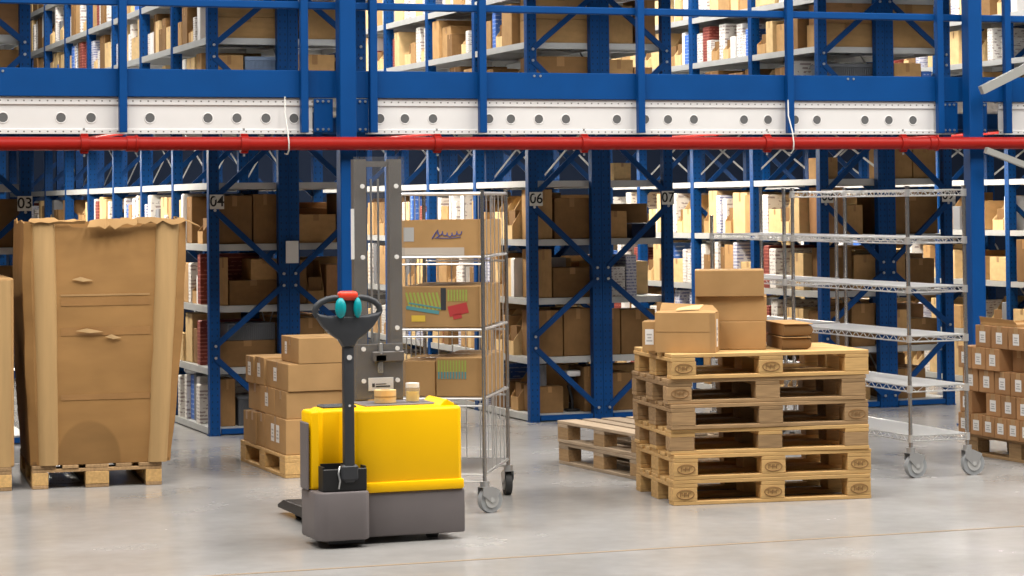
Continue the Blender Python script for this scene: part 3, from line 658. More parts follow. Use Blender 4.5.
b = MB(); b.poly([(-.175, -.084, .224), (.175, -.084, .224), (.175, .02, .232), (.06, .035, .238), (-.175, .02, .232)], (0, 0, .005)); b.build('flap', 'tan', t)
b = MB(); b.poly([(-.175, .08, .224), (.175, .08, .224), (.13, .15, .26), (-.17, .14, .275)], (0, -.004, .005)); b.build('flap', 'tan', t)
b = MB(); b.poly([(-.06, -.03, .240), (.07, .01, .244), (.09, .05, .268), (.02, .035, .262), (-.05, .0, .25)], (0, .002, .005)); b.build('torn_strip', 'cream', t)
b = MB(); b.box((-.172, -.0863, .118), (.172, -.0852, .1195)); b.build('crease', 'brown', t)
MB().box((.145, -.0875, .0), (.176, -.0853, .226)).build('tape_strip', 'tapel', t)
carton('small tan carton with a white label, left of the open carton', (5.668, 13.17, TOP + .001), RO + .03, (.085, .20, .175), 'tan', ST, labels=(('f', -.0, .04, .05, .09),))
for k in range(2):
    t = thing('flattened_carton', ['lower dark flattened carton lying right of the stacked cartons', 'upper flattened carton lying right of the stacked cartons'][k], 'flattened carton', (6.575, 13.10, TOP + .001 + k * .079), RZ - .12 + .05 * k, 0, ) if False else thing('flattened_carton', ['lower dark flattened carton lying right of the stacked cartons', 'upper flattened carton lying right of the stacked cartons'][k], 'flattened carton', (6.505, 13.08, TOP + .001 + k * .079), RZ - .12 + .05 * k, 'flattened cartons on the tall pallet stack')
    pr = [(-.08, .0), (.07, .0), (.092, .012), (.098, .034), (.088, .058), (.07, .066), (-.08, .066)]
    b = MB(); b.poly([(x, -.24, z) for x, z in pr], (0, .46, 0), bev=.006, seg=2); b.build('folded_sheet', 'brown', t, smooth=50)
    MB().box((-.082, -.248, .067), (.094, .22, .0725), bev=.0015).build('top_sheet', 'tan', t)

# pallet behind the stacker
P4 = (4.345, 15.69)
pallet('pale wooden pallet under the tan cartons behind the yellow stacker', (P4[0], P4[1] + .01, 0), PI / 2, 'pine', seed=31)
G4 = 'tan cartons on the pallet behind the stacker'
Z4 = .146; X4 = 3.955
rows = [  # (y0, y1, z0, h, x0, depth, label y-offsets) against the left face
 (15.08, 15.62, 0, .225, X4, .38, (-.06, .07)), (15.63, 15.82, 0, .22, X4, .38, ()), (15.83, 16.02, 0, .215, X4 - .01, .38, ()), (16.03, 16.22, 0, .205, X4, .38, ()),
 (15.10, 15.40, .226, .175, X4 + .01, .38, ()), (15.41, 15.78, .226, .175, X4 + .01, .38, (.02,)), (15.79, 16.15, .222, .175, X4 + .02, .38, ()),
 (15.09, 15.66, .402, .175, X4 + .02, .36, (.05,)), (15.68, 15.92, .402, .185, X4 + .01, .36, (.02,)), (15.93, 16.15, .402, .18, X4, .36, (.0,)),
]
nmz = ['bottom', 'middle', 'upper']
for i, (y0, y1, z0, h, x0, dp, lo) in enumerate(rows):
    rw = 0 if z0 < .1 else (1 if z0 < .3 else 2)
    idx = [r for r in rows if (0 if r[2] < .1 else (1 if r[2] < .3 else 2)) == rw].index(rows[i])
    carton(f'tan carton in the {nmz[rw]} row behind the stacker, {ORD[idx + 1]} back from the front corner', (x0 + dp / 2, (y0 + y1) / 2 + .03, Z4 + z0), 0, (dp, y1 - y0 - .004, h), 'tan', G4,
           labels=[('l', u, h * .28, .08, h * .5) for u in lo])
carton('top tan carton with a white label, alone above the others behind the stacker', (X4 + .26, 15.34, Z4 + .5785), 0, (.34, .44, .165), 'tan', G4, labels=(('l', .1, .05, .05, .08),))
for k, (z0, h) in enumerate(((0, .22), (.0, .40), (.402, .172))):
    if k: carton(f'tan carton in the {nmz[k]} row behind the stacker, right-hand side by its mast', (X4 + .59, 15.34, Z4 + z0), 0, (.38, .5, h), 'tan', G4)

# right hand pallet
pallet('wooden pallet under the labelled cartons at the right edge', (9.02, 14.0, 0), PI / 2 + math.radians(1.5), 'worn', seed=41)
GR = 'labelled cartons on the right pallet'; nmr = ['bottom', 'second', 'third', 'fourth', 'top']
spec = [(0, [(14.56, .15), (14.40, .15), (14.245, .15), (14.09, .15), (13.935, .15), (13.78, .15), (13.62, .15)], .14), (1, [(14.55, .16), (14.20, .18), (14.01, .18), (13.82, .18), (13.63, .18)], .15),
        (2, [(14.51, .20), (14.30, .19), (14.10, .19), (13.90, .19), (13.70, .19)], .155), (3, [(14.54, .17), (14.36, .17), (14.18, .17), (13.99, .17), (13.81, .17), (13.63, .17)], .15), (4, [(14.32, .19), (14.11, .20), (13.90, .19), (13.70, .19)], .15)]
zc = .1455
for r, cells, h in spec:
    for i, (yc, w) in enumerate(cells):
        recess = .09 if (r == 3 and i in (3, 4)) else (.0 + .012 * ((i * 3 + r) % 3))
        lab = [] if (r == 3 and i in (3, 4)) else [('l', .0, h * .22, .075, h * .5)]
        carton(f'labelled tan carton, {nmr[r]} row, {ORD[i + 1]} from far end of the right pallet' if lab else f'plain set-back carton, {nmr[r]} row, {ORD[i + 1]} from far end of the right pallet',
               (8.575 + .19 + recess, yc, zc), 0, (.38, w - .004, h - .001), 'rtan', GR, labels=lab)
    zc += h
t = carton('open-flapped pale carton on top at the far end of the right pallet', (8.83, 14.17, zc + .0005), 0, (.42, .46, .018), 'tan', GR, open_top=True)
b = MB(); b.poly([(-.21, -.23, .018), (-.21, .23, .018), (-.225, .22, .055), (-.22, -.2, .045)], (.004, 0, 0)); b.build('flap', 'tan', t)

# ------------------------------------------------------------------ large octagonal carton
RG = math.radians(-5)
gp = (2.338, 15.17)
gx, gy = corner_center(gp[0], gp[1], RG, .83, 1.2)
pallet('wooden pallet under the tall torn carton at the left', (gx, gy, 0), RG + PI / 2, 'worn', seed=51, blocks='pine')
t = thing('bulk_carton', 'tall brown bulk carton with torn top and pale corner boards', 'carton', (2.80, 15.14, .1455), RG)
rng = random.Random(5)
def ring(z, k, top=False):
    """outline of the bulging carton at height fraction k"""
    wl = -.455 - .04 * math.sin(k * 2.2) - .0 * k; wr = .42 + .10 * k ** 1.2 + .02 * math.sin(k * PI)
    yf = -.0 - .035 * math.sin(k * PI); yb = 1.02
    pts = []
    def seg(a, b_, n):
        for j in range(n): pts.append((a[0] + (b_[0] - a[0]) * j / n, a[1] + (b_[1] - a[1]) * j / n))
    c = .05
    seg((wl + c, yf), (wr - c, yf), 26); seg((wr - c, yf), (wr, yf + c), 2); seg((wr, yf + c), (wr, yb), 12); seg((wr, yb), (wl, yb), 10); seg((wl, yb), (wl, yf + c), 12); seg((wl, yf + c), (wl + c, yf), 2)
    return pts
H = 1.53
b = MB(); NZ = 22; grid = []; inner = []
from mathutils import noise
for iz in range(NZ + 1):
    k = iz / NZ; row = []; ir = []
    for j, (x, y) in enumerate(ring(0, k)):
        z = k * H
        if iz == NZ: z += -.02 + .035 * noise.noise(Vector((x * 9, y * 9, 3.1))) + .018 * noise.noise(Vector((x * 31, y * 31, 1))) - (.03 if -.2 < x < .25 and y < .2 else 0)
        if iz == NZ - 1: z += .01 * noise.noise(Vector((x * 7, y * 7, 9)))
        d = .012 * noise.noise(Vector((x * 3.5, y * 3.5, z * 3))) + .006 * noise.noise(Vector((x * 9, y * 9, z * 5)))
        row.append(b.bm.verts.new((x + (d if abs(y - .5) < .6 else 0), y + d, z)))
        ir.append(b.bm.verts.new((x * .985 + d, .5 + (y - .5) * .985 + d, z)))
    grid.append(row); inner.append(ir)
n = len(grid[0])
for iz in range(NZ):
    for j in range(n):
        b.bm.faces.new((grid[iz][j], grid[iz][(j + 1) % n], grid[iz + 1][(j + 1) % n], grid[iz + 1][j]))
        b.bm.faces.new((inner[iz][(j + 1) % n], inner[iz][j], inner[iz + 1][j], inner[iz + 1][(j + 1) % n]))
for j in range(n):
    b.bm.faces.new((grid[NZ][j], grid[NZ][(j + 1) % n], inner[NZ][(j + 1) % n], inner[NZ][j])); b.bm.faces.new((grid[0][(j + 1) % n], grid[0][j], inner[0][j], inner[0][(j + 1) % n]))
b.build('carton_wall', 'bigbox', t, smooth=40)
MB().box((-.44, .02, .002), (.40, 1.0, .02)).build('carton_base', 'brown', t)
b = MB(); b.box((-.46, .03, 1.40), (.47, 1.0, 1.415)); b.build('inner_lid', 'brown', t)
def strip(x0b, x1b, x0t, x1t, name, m, zlo, zhi, off, nseg=18, thick=.006):
    b = MB(); F = []; B_ = []
    for i in range(nseg + 1):
        k = (zlo + (zhi - zlo) * i / nseg) / H; f = i / nseg
        yf = -.035 * math.sin(k * PI) - off
        xa, xb = x0b + (x0t - x0b) * f, x1b + (x1t - x1b) * f
        F.append([b.bm.verts.new((xa + (xb - xa) * u, yf - .012 * math.sin(u * PI) + (.02 if u in (0, 1) else 0), k * H)) for u in (0, .12, .35, .65, .88, 1)])
    for i in range(nseg):
        for u in range(5): b.bm.faces.new((F[i][u], F[i][u + 1], F[i + 1][u + 1], F[i + 1][u]))
    r = bmesh.ops.extrude_face_region(b.bm, geom=list(b.bm.faces)); bmesh.ops.translate(b.bm, verts=[v for v in r['geom'] if isinstance(v, bmesh.types.BMVert)], vec=(0, thick, 0))
    bmesh.ops.recalc_face_normals(b.bm, faces=list(b.bm.faces))
    return b.build(name, m, t, smooth=50)
strip(-.405, -.285, -.445, -.30, 'corner_board', 'board', .0, 1.50, .018)
strip(.265, .385, .325, .47, 'corner_board', 'board', .0, 1.50, .018)
def tband(z, h, m):
    b = MB(); A = []
    for zz in (z, z + h):
        k = zz / H; A.append([(x, -.035 * math.sin(k * PI) + .012 * noise.noise(Vector((x * 3.5, -.035 * math.sin(k * PI) * 3.5, zz * 3))) + .006 * noise.noise(Vector((x * 9, -.035 * math.sin(k * PI) * 9, zz * 5))) - .003, zz) for x in [-.27 + .55 * j / 24 for j in range(25)]])
    A = [[b.bm.verts.new(p) for p in r] for r in A]
    for j in range(24): b.bm.faces.new((A[0][j], A[0][j + 1], A[1][j + 1], A[1][j]))
    r = bmesh.ops.extrude_face_region(b.bm, geom=list(b.bm.faces)); bmesh.ops.translate(b.bm, verts=[v for v in r['geom'] if isinstance(v, bmesh.types.BMVert)], vec=(0, .0015, 0))
    bmesh.ops.recalc_face_normals(b.bm, faces=list(b.bm.faces)); return b.build('tape_band', m, t, smooth=50)
for z, h, m in ((1.045, .012, 'tapel'), (.985, .045, 'tape'), (.80, .05, 'tape'), (.40, .035, 'tape')):
    tband(z, h, m)
for px_, z_, l_ in ((-.20, 1.15, .13), (-.18, .83, .17), (.0, .79, .1)):
    b = MB(); y_ = -.035 * math.sin((z_ / H) * PI) - .016
    b.poly([(px_, y_, z_), (px_ + l_ * .4, y_ - .004, z_ + .015), (px_ + l_, y_, z_ - .008), (px_ + l_ * .5, y_ - .003, z_ - .015)], (0, .006, 0)); b.build('scuffed_tear', 'edge', t)
def flapmesh(x0, x1, out, drop, seed):
    b = MB(); r = random.Random(seed); N_ = 9; A = []
    for i in range(N_ + 1):
        u = i / N_; x = x0 + (x1 - x0) * u
        rag = r.uniform(.6, 1.1)
        A.append([b.bm.verts.new(p) for p in ((x, -.02, H - .035), (x + r.uniform(-.01, .01), -.02 - out * .5 * rag, H - .01 + r.uniform(-.012, .012)), (x + r.uniform(-.01, .01), -.02 - out * rag, H - .01 - drop * rag + r.uniform(-.01, .01)))])
    for i in range(N_):
        for k in (0, 1): b.bm.faces.new((A[i][k], A[i + 1][k], A[i + 1][k + 1], A[i][k + 1]))
    q = bmesh.ops.extrude_face_region(b.bm, geom=list(b.bm.faces)); bmesh.ops.translate(b.bm, verts=[v for v in q['geom'] if isinstance(v, bmesh.types.BMVert)], vec=(0, .002, .005))
    bmesh.ops.recalc_face_normals(b.bm, faces=list(b.bm.faces))
    return b.build('torn_flap', 'tan', t, smooth=30)
flapmesh(-.46, -.12, .03, .01, 1); flapmesh(-.10, .20, .06, .05, 2); flapmesh(.18, .50, .035, .03, 3)
b = MB(); b.poly([(.50, .0, H - .02), (.50, .5, H + .0), (.585, .42, H - .03), (.63, .2, H - .07), (.60, .02, H - .06)], (0, 0, .006)); b.build('torn_flap', 'tan', t)

t2p = (1.82, 15.75)
pallet('wooden pallet under the shorter carton at the left edge', (1.86, 15.78, 0), PI / 2 + math.radians(-3), 'worn', seed=61, blocks='pine')
t = thing('bulk_carton', 'shorter brown carton cut by the left edge of the photo', 'carton', (1.855, 15.75, .1455), math.radians(-3))
MB().box((-.42, -.56, 0), (.42, .56, 1.165), bev=.012, seg=2).build('carton_wall', 'tan', t)
MB().box((.32, -.566, .0), (.40, -.561, 1.15), bev=.001).build('corner_board', 'board', t)
MB().box((-.41, -.03, 1.1655), (.41, .03, 1.168)).build('tape_strip', 'tapel', t)

# ------------------------------------------------------------------ yellow stacker
t = thing('pallet_stacker', 'yellow and grey electric pallet stacker with black tiller', 'pallet stacker', (3.66, 12.0, 0))
X0 = -.383
def q(x): return -.385 + (x + .436) * .853
plan = [(X0, .09), (X0 + .012, .05), (X0 + .045, .04), (X0 + .065, .06), (X0 + .08, .08), (X0 + .17, .09), (X0 + .205, .05), (X0 + .22, .02), (X0 + .25, .0), (.405, .0), (.425, .02), (.43, .06), (.43, .46), (-.10, .46), (-.10, .30), (-.30, .30), (-.345, .2), (X0, .2)]
b = MB(); b.poly([(x, y, .285) for x, y in plan], (0, 0, .405), bev=.018, seg=3); body = b.build('body_cover', 'yellow', t, smooth=40)
MB().box((-.125, -.012, .262), (.433, .10, .315), bev=.012, seg=2).build('cover_lip', 'yellow', t, smooth=40)
b = MB(); b.box((-.05, .16, .684), (.40, .42, .699), bev=.004); b.build('top_tray', 'grey', t)
MB().box((-.28, .15, .684), (-.10, .28, .703), bev=.006).build('control_panel', 'char', t)
b = MB(); b.cyl((-.135, .15, .69), (-.135, .15, .722), .02, 16); b.build('emergency_stop', 'redp', t, smooth=40)
b = MB(); b.poly([(.32, .05, .688), (.40, .05, .688), (.40, .05, .70), (.36, .05, .722), (.345, .05, .715)], (0, .3, 0), bev=.003); b.build('rim', 'yellow', t)
b = MB(); b.box((-.10, .0, .035), (.44, .5, .262), bev=.012, seg=2); b.build('chassis_skirt', 'grey', t, smooth=40)
# rounded drive housing
hp = [(-.436, .20), (-.436, .05)]
for k in range(9): a = PI + k * PI / 16; hp.append((-.366 + .07 * math.cos(a), -.02 + .07 * math.sin(a) * 1.2))
hp += [(-.16, -.104)]
for k in range(1, 7): a = -PI / 2 + k * PI / 12; hp.append((-.15 + .045 * math.cos(a), -.06 + .045 * math.sin(a)))
hp += [(-.102, .20)]
b = MB(); b.poly([(q(x), y, .04) for x, y in hp], (0, 0, .245), bev=.012, seg=2); b.build('drive_housing', 'grey', t, smooth=40)
b = MB(); b.box((-.396, .05, .285), (-.3835, .19, .63), bev=.006); b.build('side_guard', 'grey', t)
b = MB()  # open black well for the tiller base
b.box((-.345, -.075, .286), (-.115, -.062, .40), bev=.004); b.box((-.345, -.062, .286), (-.333, .02, .41)); b.box((-.127, -.062, .286), (-.115, .02, .41)); b.box((-.333, .02, .286), (-.127, .03, .42)); b.box((-.333, -.062, .286), (-.127, .02, .30))
b.build('tiller_well', 'black', t)
b = MB(); b.tube([(-.265, -.078, .30), (-.26, -.085, .34), (-.268, -.083, .38), (-.255, -.06, .41)], .005, 6); b.build('cable_loop', 'steel', t, smooth=60)
ar = MB(); ar.box((-.234, -.085, .33), (-.180, -.035, 1.06), bev=.008, seg=2); arm = ar.build('tiller_arm', 'char', t, smooth=40)
b = MB(); b.box((-.252, -.09, .34), (-.162, -.03, .42), bev=.01); b.build('tiller_hinge', 'char', t)
b = MB(); b.cyl((-.207, -.092, .965), (-.207, -.085, .965), .013, 14); b.cyl((-.207, -.089, .72), (-.207, -.085, .72), .006, 10); b.build('bolt', 'paper', t)
hc = -.207
outl = [(.028, 1.02), (.05, 1.055), (.095, 1.085), (.135, 1.125), (.162, 1.165), (.172, 1.195), (.150, 1.188), (.10, 1.178), (.03, 1.176)]
pts = [(hc + x, -.095, z) for x, z in outl] + [(hc - x, -.095, z) for x, z in outl[::-1]]
b = MB(); b.poly(pts, (0, .07, 0), bev=.014, seg=3); b.build('tiller_head', 'char', t, smooth=45)
for sg in (-1, 1):
    b = MB(); cv = [(.160, 1.175), (.172, 1.20), (.166, 1.225), (.140, 1.248), (.105, 1.262), (.07, 1.268), (.03, 1.262)]
    b.tube([(hc + sg * x, -.06, z) for x, z in cv], .0165, 10); b.build('handle_grip', 'char', t, smooth=60)
b = MB(); b.box((hc - .03, -.09, 1.16), (hc + .03, -.03, 1.275), bev=.01, seg=2); b.build('control_pod', 'char', t, smooth=40)
for sg, w in ((-1, .034), (1, .024)):
    b = MB(); c0 = Vector((hc + sg * (.048 if sg < 0 else .042), -.10, 1.218))
    g = bmesh.ops.create_uvsphere(b.bm, u_segments=16, v_segments=10, radius=1, matrix=Matrix.Translation(c0) @ Matrix.Diagonal((w * .85, .03, .052, 1))); b.build('thumb_switch', 'teal', t, smooth=60)
b = MB(); b.box((hc - .05, -.105, 1.255), (hc + .048, -.03, 1.302), bev=.018, seg=3); b.build('belly_switch', 'redp', t, smooth=60)
# mast
mz = .70
for xa, xb in ((-.003, .064), (.195, .262)):
    b = MB(); b.box((xa, .50, .08), (xb, .512, 1.985)); b.box((xa, .512, .08), (xa + .012, .56, 1.985)); b.box((xb - .012, .512, .08), (xb, .56, 1.985)); b.box((xa + .02, .53, .08), (xb - .02, .57, 1.90)); b.build('mast_rail', 'mast', t)
MB().box((.064, .53, 1.945), (.195, .55, 1.975)).build('mast_crosshead', 'mast', t)
MB().box((-.003, .494, .70), (.262, .4995, .995), bev=.002).build('mast_plate', 'mast', t)
gpn = MB().box((-.012, .478, .70), (.272, .484, 1.998), bev=.001).build('guard_panel', 'poly', t)
b = MB()
for x in (.035, .224):
    for z in (1.84, 1.46, 1.08, .97, .80): b.cyl((x, .468, z), (x, .478, z), .012, 12)
b.build('panel_bolt', 'paper', t, smooth=40)
b = MB(); b.cyl((.13, .56, .7), (.13, .56, 1.05), .02, 14); b.cyl((.105, .55, .9), (.105, .55, 1.88), .006, 8); b.cyl((.145, .55, .9), (.145, .55, 1.88), .006, 8); b.build('lift_cylinder', 'steel', t, smooth=40)
b = MB(); b.box((.10, .47, .90), (.165, .494, .94), bev=.005); b.cyl((.132, .48, .94), (.132, .48, 1.0), .012, 10); b.box((.118, .478, .84), (.146, .494, .90), bev=.004); b.build('chain_anchor', 'steel', t, smooth=40)
b = MB(); b.box((.085, .470, .90), (.262, .4935, .955), bev=.005); b.build('anchor_bridge', 'mast', t)
pl = MB().box((.065, .488, .745), (.205, .4935, .815), bev=.002).build('name_plate', 'paper', t)
b = MB(); b.box((.085, .4868, .765), (.10, .4879, .785)); b.box((.105, .4868, .764), (.185, .4879, .772)); b.box((.105, .4868, .778), (.165, .4879, .783)); b.build('print_lines', 'ink', pl)
b = MB(); b.box((-.02, .497, 1.45), (-.004, .51, 1.72)); b.build('rating_sticker', 'paper', t)
for xa in (-.20, .20):
    b = MB(); b.poly([(xa, .62, .035), (xa, .62, .10), (xa, 1.30, .09), (xa, 1.42, .055), (xa, 1.42, .035)], (.16, 0, 0), bev=.006); fk = b.build('fork', 'black', t)
    b = MB(); b.cyl((xa + .05, 1.20, .036), (xa + .11, 1.20, .036), .036, 16); b.build('load_roller', 'tyre', t, smooth=40)
MB().box((-.22, .56, .03), (.38, .63, .40), bev=.008).build('fork_carriage', 'black', t)
b = MB(); b.cyl((-.25, .06, .075), (-.17, .06, .075), .0745, 20); b.build('drive_wheel', 'tyre', t, smooth=40)
b = MB(); b.cyl((.27, .12, .04), (.32, .12, .04), .0395, 16); b.build('castor_wheel', 'tyre', t, smooth=40)
MB().box((-.31, -.05, .014), (-.12, .26, .04), bev=.006).build('bottom_guard', 'black', t)

r = thing('tape_roll', 'roll of pale packing tape lying on top of the stacker', 'tape roll', (3.66 + .085, 12.25, .7015))
b = MB()
pr = [(.030, 0), (.058, 0), (.058, .066), (.030, .066)]
RR = [[b.bm.verts.new((x * math.cos(a * PI / 14), x * math.sin(a * PI / 14), z)) for x, z in pr] for a in range(28)]
for a in range(28):
    for k in range(4): b.bm.faces.new((RR[a][k], RR[(a + 1) % 28][k], RR[(a + 1) % 28][(k + 1) % 4], RR[a][(k + 1) % 4]))
bmesh.ops.recalc_face_normals(b.bm, faces=list(b.bm.faces)); b.build('tape_wind', 'cream', r, smooth=40)
b = MB(); b.cyl((0, 0, .028), (0, 0, .036), .0586, 28, caps=False); b.build('print_band', 'board', r)
r = thing('jar', 'small clear jar with yellow filling and white lid on the stacker', 'jar', (3.66 + .232, 12.24, .7015))
b = MB(); b.cyl((0, 0, 0), (0, 0, .075), .037, 20, r2=.040); b.build('glass_wall', 'jar', r, smooth=40)
b = MB(); b.cyl((0, 0, .004), (0, 0, .055), .034, 20); b.build('filling', 'yelp', r, smooth=40)
b = MB(); b.cyl((0, 0, .0755), (0, 0, .098), .036, 20); b.build('lid', 'paper', r, smooth=40)

# ------------------------------------------------------------------ wire roll trolley
def caster(parent, x, y, ang, rw, top, wheel='rubber'):
    c, s = math.cos(ang), math.sin(ang)
    f = MB(); off = .035
    def P(u, v, z): return (x + c * u - s * v, y + s * u + c * v, z)
    f.cyl((x, y, top - .03), (x, y, top), .028, 14)
    for sg in (-1, 1):
        f.poly([P(-.028, sg * .026, top - .03), P(.03, sg * .026, top - .03), P(off + .055, sg * .026, top - .055), P(off + .02, sg * .026, rw - .01), P(off - .012, sg * .026, rw - .01), P(-.03, sg * .026, top - .075)], (-s * .003 * sg, c * .003 * sg, 0))
    f.poly([P(-.03, -.028, top - .034), P(.034, -.028, top - .034), P(.034, .028, top - .034), P(-.03, .028, top - .034)], (0, 0, .004))
    k = f.build('caster_fork', 'steel', parent, smooth=40)
    w = MB(); w.cyl(P(off, -.019, rw), P(off, .019, rw), rw, 28); w.build('wheel', wheel, parent, smooth=40)
    w = MB(); w.cyl(P(off, -.024, rw), P(off, .024, rw), rw * .62, 24); w.cyl(P(off, -.03, rw), P(off, .03, rw), .014, 12); w.build('hub', 'shelf', parent, smooth=40)
ang = math.atan2(.874, .486) - PI / 2
W, D = .50, .835
t = thing('roll_trolley', 'wire roll container with three open shelves beside the stacker', 'trolley', (4.54, 12.95, 0), ang)
# local: x to the right side (0 = front right post), y to the back
for (x, y) in ((0, 0), (0, D), (-W, 0), (-W, D)):
    MB().cyl((x, y, .17), (x, y, 1.82), .0115, 12).build('post', 'chromepost', t, smooth=40)
for i, (x, y, a, wh) in enumerate(((0, 0, -ang + .25, 'rubber'), (0, D, PI / 2 - ang - .15, 'tyre'), (-W, 0, -ang + .4, 'rubber'), (-W, D, PI / 2 - ang, 'tyre'))):
    caster(t, x, y, a, .072, .178, wh)
for z in (1.44, 1.03, .64, .215):
    b = MB()
    for y in (0, D): b.cyl((-W, y, z), (0, y, z), .008, 8); b.cyl((-W, y, z - .04), (0, y, z - .04), .006, 8)
    for x in (-W, 0): b.cyl((x, 0, z), (x, D, z), .008, 8)
    for k in range(1, 26): b.cyl((-W, D * k / 26, z), (0, D * k / 26, z), .003, 6)
    for x in (-W * .33, -W * .66): b.cyl((x, 0, z - .006), (x, D, z - .006), .004, 6)
    b.build('wire_shelf', 'chrome', t)
for z in (1.80,):
    b = MB()
    for x in (-W, 0): b.cyl((x, 0, z), (x, D, z), .009, 8)
    b.cyl((-W, D, z), (0, D, z), .009, 8); b.cyl((-W, 0, z), (0, 0, z), .009, 8); b.build('top_rail', 'chrome', t)
for nm, pts in (('side_grid', [((0, D * k / 6), ) for k in range(1, 6)]), ('side_grid', [((-W, D * k / 6), ) for k in range(1, 6)]), ('back_grid', [((-W * k / 6, D), ) for k in range(1, 6)])):
    b = MB()
    for (p,) in pts: b.cyl((p[0], p[1], .215), (p[0], p[1], 1.80), .0035, 6)
    b.build(nm, 'chrome', t)
TM = Matrix.Translation((4.54, 12.95, 0)) @ Matrix.Rotation(ang, 4, 'Z')
def ontrolley(x, y, z): v = TM @ Vector((x, y, z)); return (v.x, v.y, v.z)
GT = 'cartons on the wire roll trolley'
def front_marks(t, spec, y):
    for nm, m, x0, z0, x1, z1 in spec: MB().box((x0, y - .0016, z0), (x1, y - .0003, z1)).build(nm, m, t)
t = carton('open tan carton with blue script on the top shelf of the roll trolley', ontrolley(-.25, .40, 1.4495), ang, (.46, .74, .20), 'tan', GT, open_top=True)
b = MB(); ys = -.372
sc = []
for k in range(46):
    u = k / 45; sc.append((-.02 + .15 * u + .006 * math.cos(u * 34), ys, .122 + .011 * math.sin(u * 34) + .005 * math.sin(u * 9)))
b.tube(sc, .003, 5); b.tube([(-.045, ys, .095), (-.03, ys, .12), (-.012, ys, .145), (-.005, ys, .11), (-.02, ys, .10)], .0035, 5); b.tube([(-.03, ys, .10), (.05, ys, .097), (.12, ys, .104)], .0022, 5)
b.build('script_mark', 'bluei', t)
front_marks(t, [('print_patch', 'greyink', -.21, .08, -.15, .16), ('shelf_strip', 'strip', -.228, .0, .14, .045)], -.37)
t = carton('tan carton with green and red brush print on the second shelf of the roll trolley', ontrolley(-.25, .40, 1.0395), ang, (.45, .72, .235), 'tan', GT)
b = MB()
for k in range(9): b.bar((-.20 + k * .022, -.3612, .20), (-.175 + k * .022, -.3612, .10), .012, .0012, (0, 1, 0))
for k in range(7): b.bar((.045 + k * .017, -.3612, .215), (.045 + k * .017, -.3612, .15), .010, .0012, (0, 1, 0))
b.build('brush_print', 'grnp', t)
b = MB(); b.bar((-.20, -.3615, .115), (-.01, -.3615, .085), .02, .0012, (0, 1, 0)); b.bar((-.185, -.3618, .14), (-.0, -.3618, .11), .008, .0012, (0, 1, 0)); b.build('handle_print', 'teap', t)
front_marks(t, [('print_patch', 'yelp', -.17, .035, -.09, .07), ('print_patch', 'char', .0, .10, .03, .225)], -.3605)
b = MB(); b.bar((.045, -.3612, .09), (.155, -.3612, .115), .06, .0012, (0, 1, 0)); b.bar((.07, -.3612, .06), (.12, -.3612, .07), .03, .0012, (0, 1, 0)); b.build('glove_print', 'redpr', t)
t = carton('tan carton with a green brush print on the third shelf of the roll trolley', ontrolley(-.145, .40, .6495), ang, (.27, .72, .22), 'tan', GT)
b = MB()
for k in range(10): b.bar((-.12 + k * .017, -.3612, .205), (-.12 + k * .017, -.3612, .13), .010, .0012, (0, 1, 0))
b.build('brush_print', 'grnp', t)
b = MB()
for k in range(10): b.bar((-.12 + k * .017, -.3614, .14), (-.12 + k * .017, -.3614, .10), .009, .0012, (0, 1, 0))
b.build('handle_print', 'teap', t)
carton('plain tan carton at the left on the third shelf of the roll trolley', ontrolley(-.388, .36, .6495), ang, (.20, .60, .20), 'tan', GT)

# ------------------------------------------------------------------ wire shelf trolleys
def wire_trolley(label, x, y, L, levels, hts, wdt=.405, top=True):
    t = thing('wire_shelf_trolley', label, 'trolley', (x, y, 0), 0, 'chrome wire shelf trolleys')
    for (px_, py_), h in zip(((0, 0), (wdt, 0), (0, L), (wdt, L)), hts):
        b = MB(); b.cyl((px_, py_, .185), (px_, py_, h), .0125, 12)
        z = .25
        while z < h: b.cyl((px_, py_, z - .002), (px_, py_, z + .002), .0145, 12); z += .05
        b.cyl((px_, py_, h), (px_, py_, h + .008), .016, 12); b.build('post', 'chromepost', t, smooth=40)
    for (px_, py_, a) in ((0, 0, .15), (wdt, 0, -.05), (0, L, .3), (wdt, L, .1)): caster(t, px_, py_, a, .074, .19)
    for z in levels:
        b = MB(); i = .02
        for k in range(int(L / .027)):
            yy = i + (L - 2 * i) * k / (int(L / .027) - 1); b.cyl((.0, yy, z), (wdt, yy, z), .0032, 6)
        for xx in (0, wdt):
            b.cyl((xx, 0, z), (xx, L, z), .0045, 6); b.cyl((xx, 0, z - .034), (xx, L, z - .034), .0045, 6)
        for yy in (0, L):
            b.cyl((0, yy, z), (wdt, yy, z), .0045, 6); b.cyl((0, yy, z - .034), (wdt, yy, z - .034), .0045, 6)
        for xx in (wdt * .33, wdt * .67): b.cyl((xx, 0, z - .007), (xx, L, z - .007), .004, 6)
        # zigzag truss between the two rim wires
        for xx in (0, wdt):
            n = int(L / .05); b.tube([(xx, L * k / n, z - (.034 if k % 2 else 0)) for k in range(n + 1)], .0025, 4)
        for yy in (0, L):
            n = int(wdt / .05); b.tube([(wdt * k / n, yy, z - (.034 if k % 2 else 0)) for k in range(n + 1)], .0025, 4)
        for px_, py_ in ((0, 0), (wdt, 0), (0, L), (wdt, L)): b.cyl((px_, py_, z - .04), (px_, py_, z + .006), .018, 12)
        s_ = b.build('wire_shelf', 'chrome', t)
    return t
wire_trolley('chrome wire shelf trolley with six tiers, right of the tall pallet stack', 7.545, 13.46, 1.6, (1.80, 1.50, 1.192, .884, .571, .262), (1.82,) * 4)
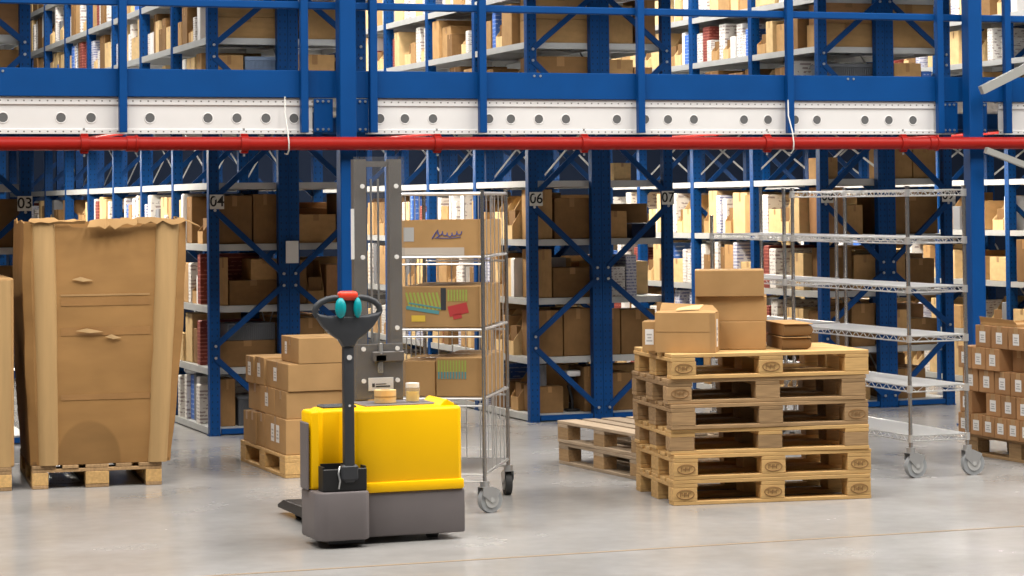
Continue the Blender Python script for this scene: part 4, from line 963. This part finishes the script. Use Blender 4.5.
wire_trolley('second chrome wire shelf trolley, parked behind the six-tier one', 7.56, 15.22, 1.2, (1.50, 1.192, .884, .571, .262), (1.82, 1.80, 1.63, 1.84))

# ------------------------------------------------------------------ camera
f_, yaw, pit, rol, cyp = 2426.2, .3498, .029, .0097, 133.2
F = Vector((math.sin(yaw) * math.cos(pit), math.cos(yaw) * math.cos(pit), math.sin(pit)))
R = Vector((math.cos(yaw), -math.sin(yaw), 0)); U = R.cross(F)
c_, s_ = math.cos(rol), math.sin(rol)
R2 = R * c_ - U * s_; U2 = R * s_ + U * c_
cam = bpy.data.cameras.new('camera'); co = bpy.data.objects.new('camera', cam); COL.objects.link(co)
m = Matrix((R2, U2, -F)).transposed().to_4x4(); m.translation = Vector((0, 0, 1.74)); co.matrix_world = m
cam.sensor_width = 36; cam.lens = f_ / 1024 * 36; cam.shift_y = (cyp - 288) / 1024; cam.clip_end = 200
SC.camera = co

# ------------------------------------------------------------------ light
w = bpy.data.worlds.new('world'); SC.world = w; w.use_nodes = True
w.node_tree.nodes['Background'].inputs[0].default_value = (.95, .97, 1, 1); w.node_tree.nodes['Background'].inputs[1].default_value = .06
def area(x, y, z, sx, sy, e, col=(1, .97, .92), rot=(0, 0, 0)):
    l = bpy.data.lights.new('lamp', 'AREA'); l.shape = 'RECTANGLE'; l.size = sx; l.size_y = sy; l.energy = e; l.color = col
    o = bpy.data.objects.new('lamp', l); COL.objects.link(o); o.location = (x, y, z); o.rotation_euler = rot; return o
for x in (-3, 1, 5, 9, 13, 17):
    for y, e in ((8.5, 245), (11, 225), (13.6, 160)): area(x, y, 8.7, 1.2, 2, e)
for i, (x0, x1) in enumerate(AIS):
    xm = (x0 + x1) / 2
    area(xm, YR + 3.4, 2.34, .25, 6, 190, (1, .93, .82))
    area(xm, YR + 3.4, 5.2, .5, 7, 300, (1, .96, .9))

SC.view_settings.view_transform = 'Standard'; SC.view_settings.look = 'None'; SC.view_settings.gamma = 1
SC.view_settings.use_curve_mapping = False; SC.view_settings.exposure = 0.12
for o in SC.objects:
    if 'key' in o.keys(): del o['key']
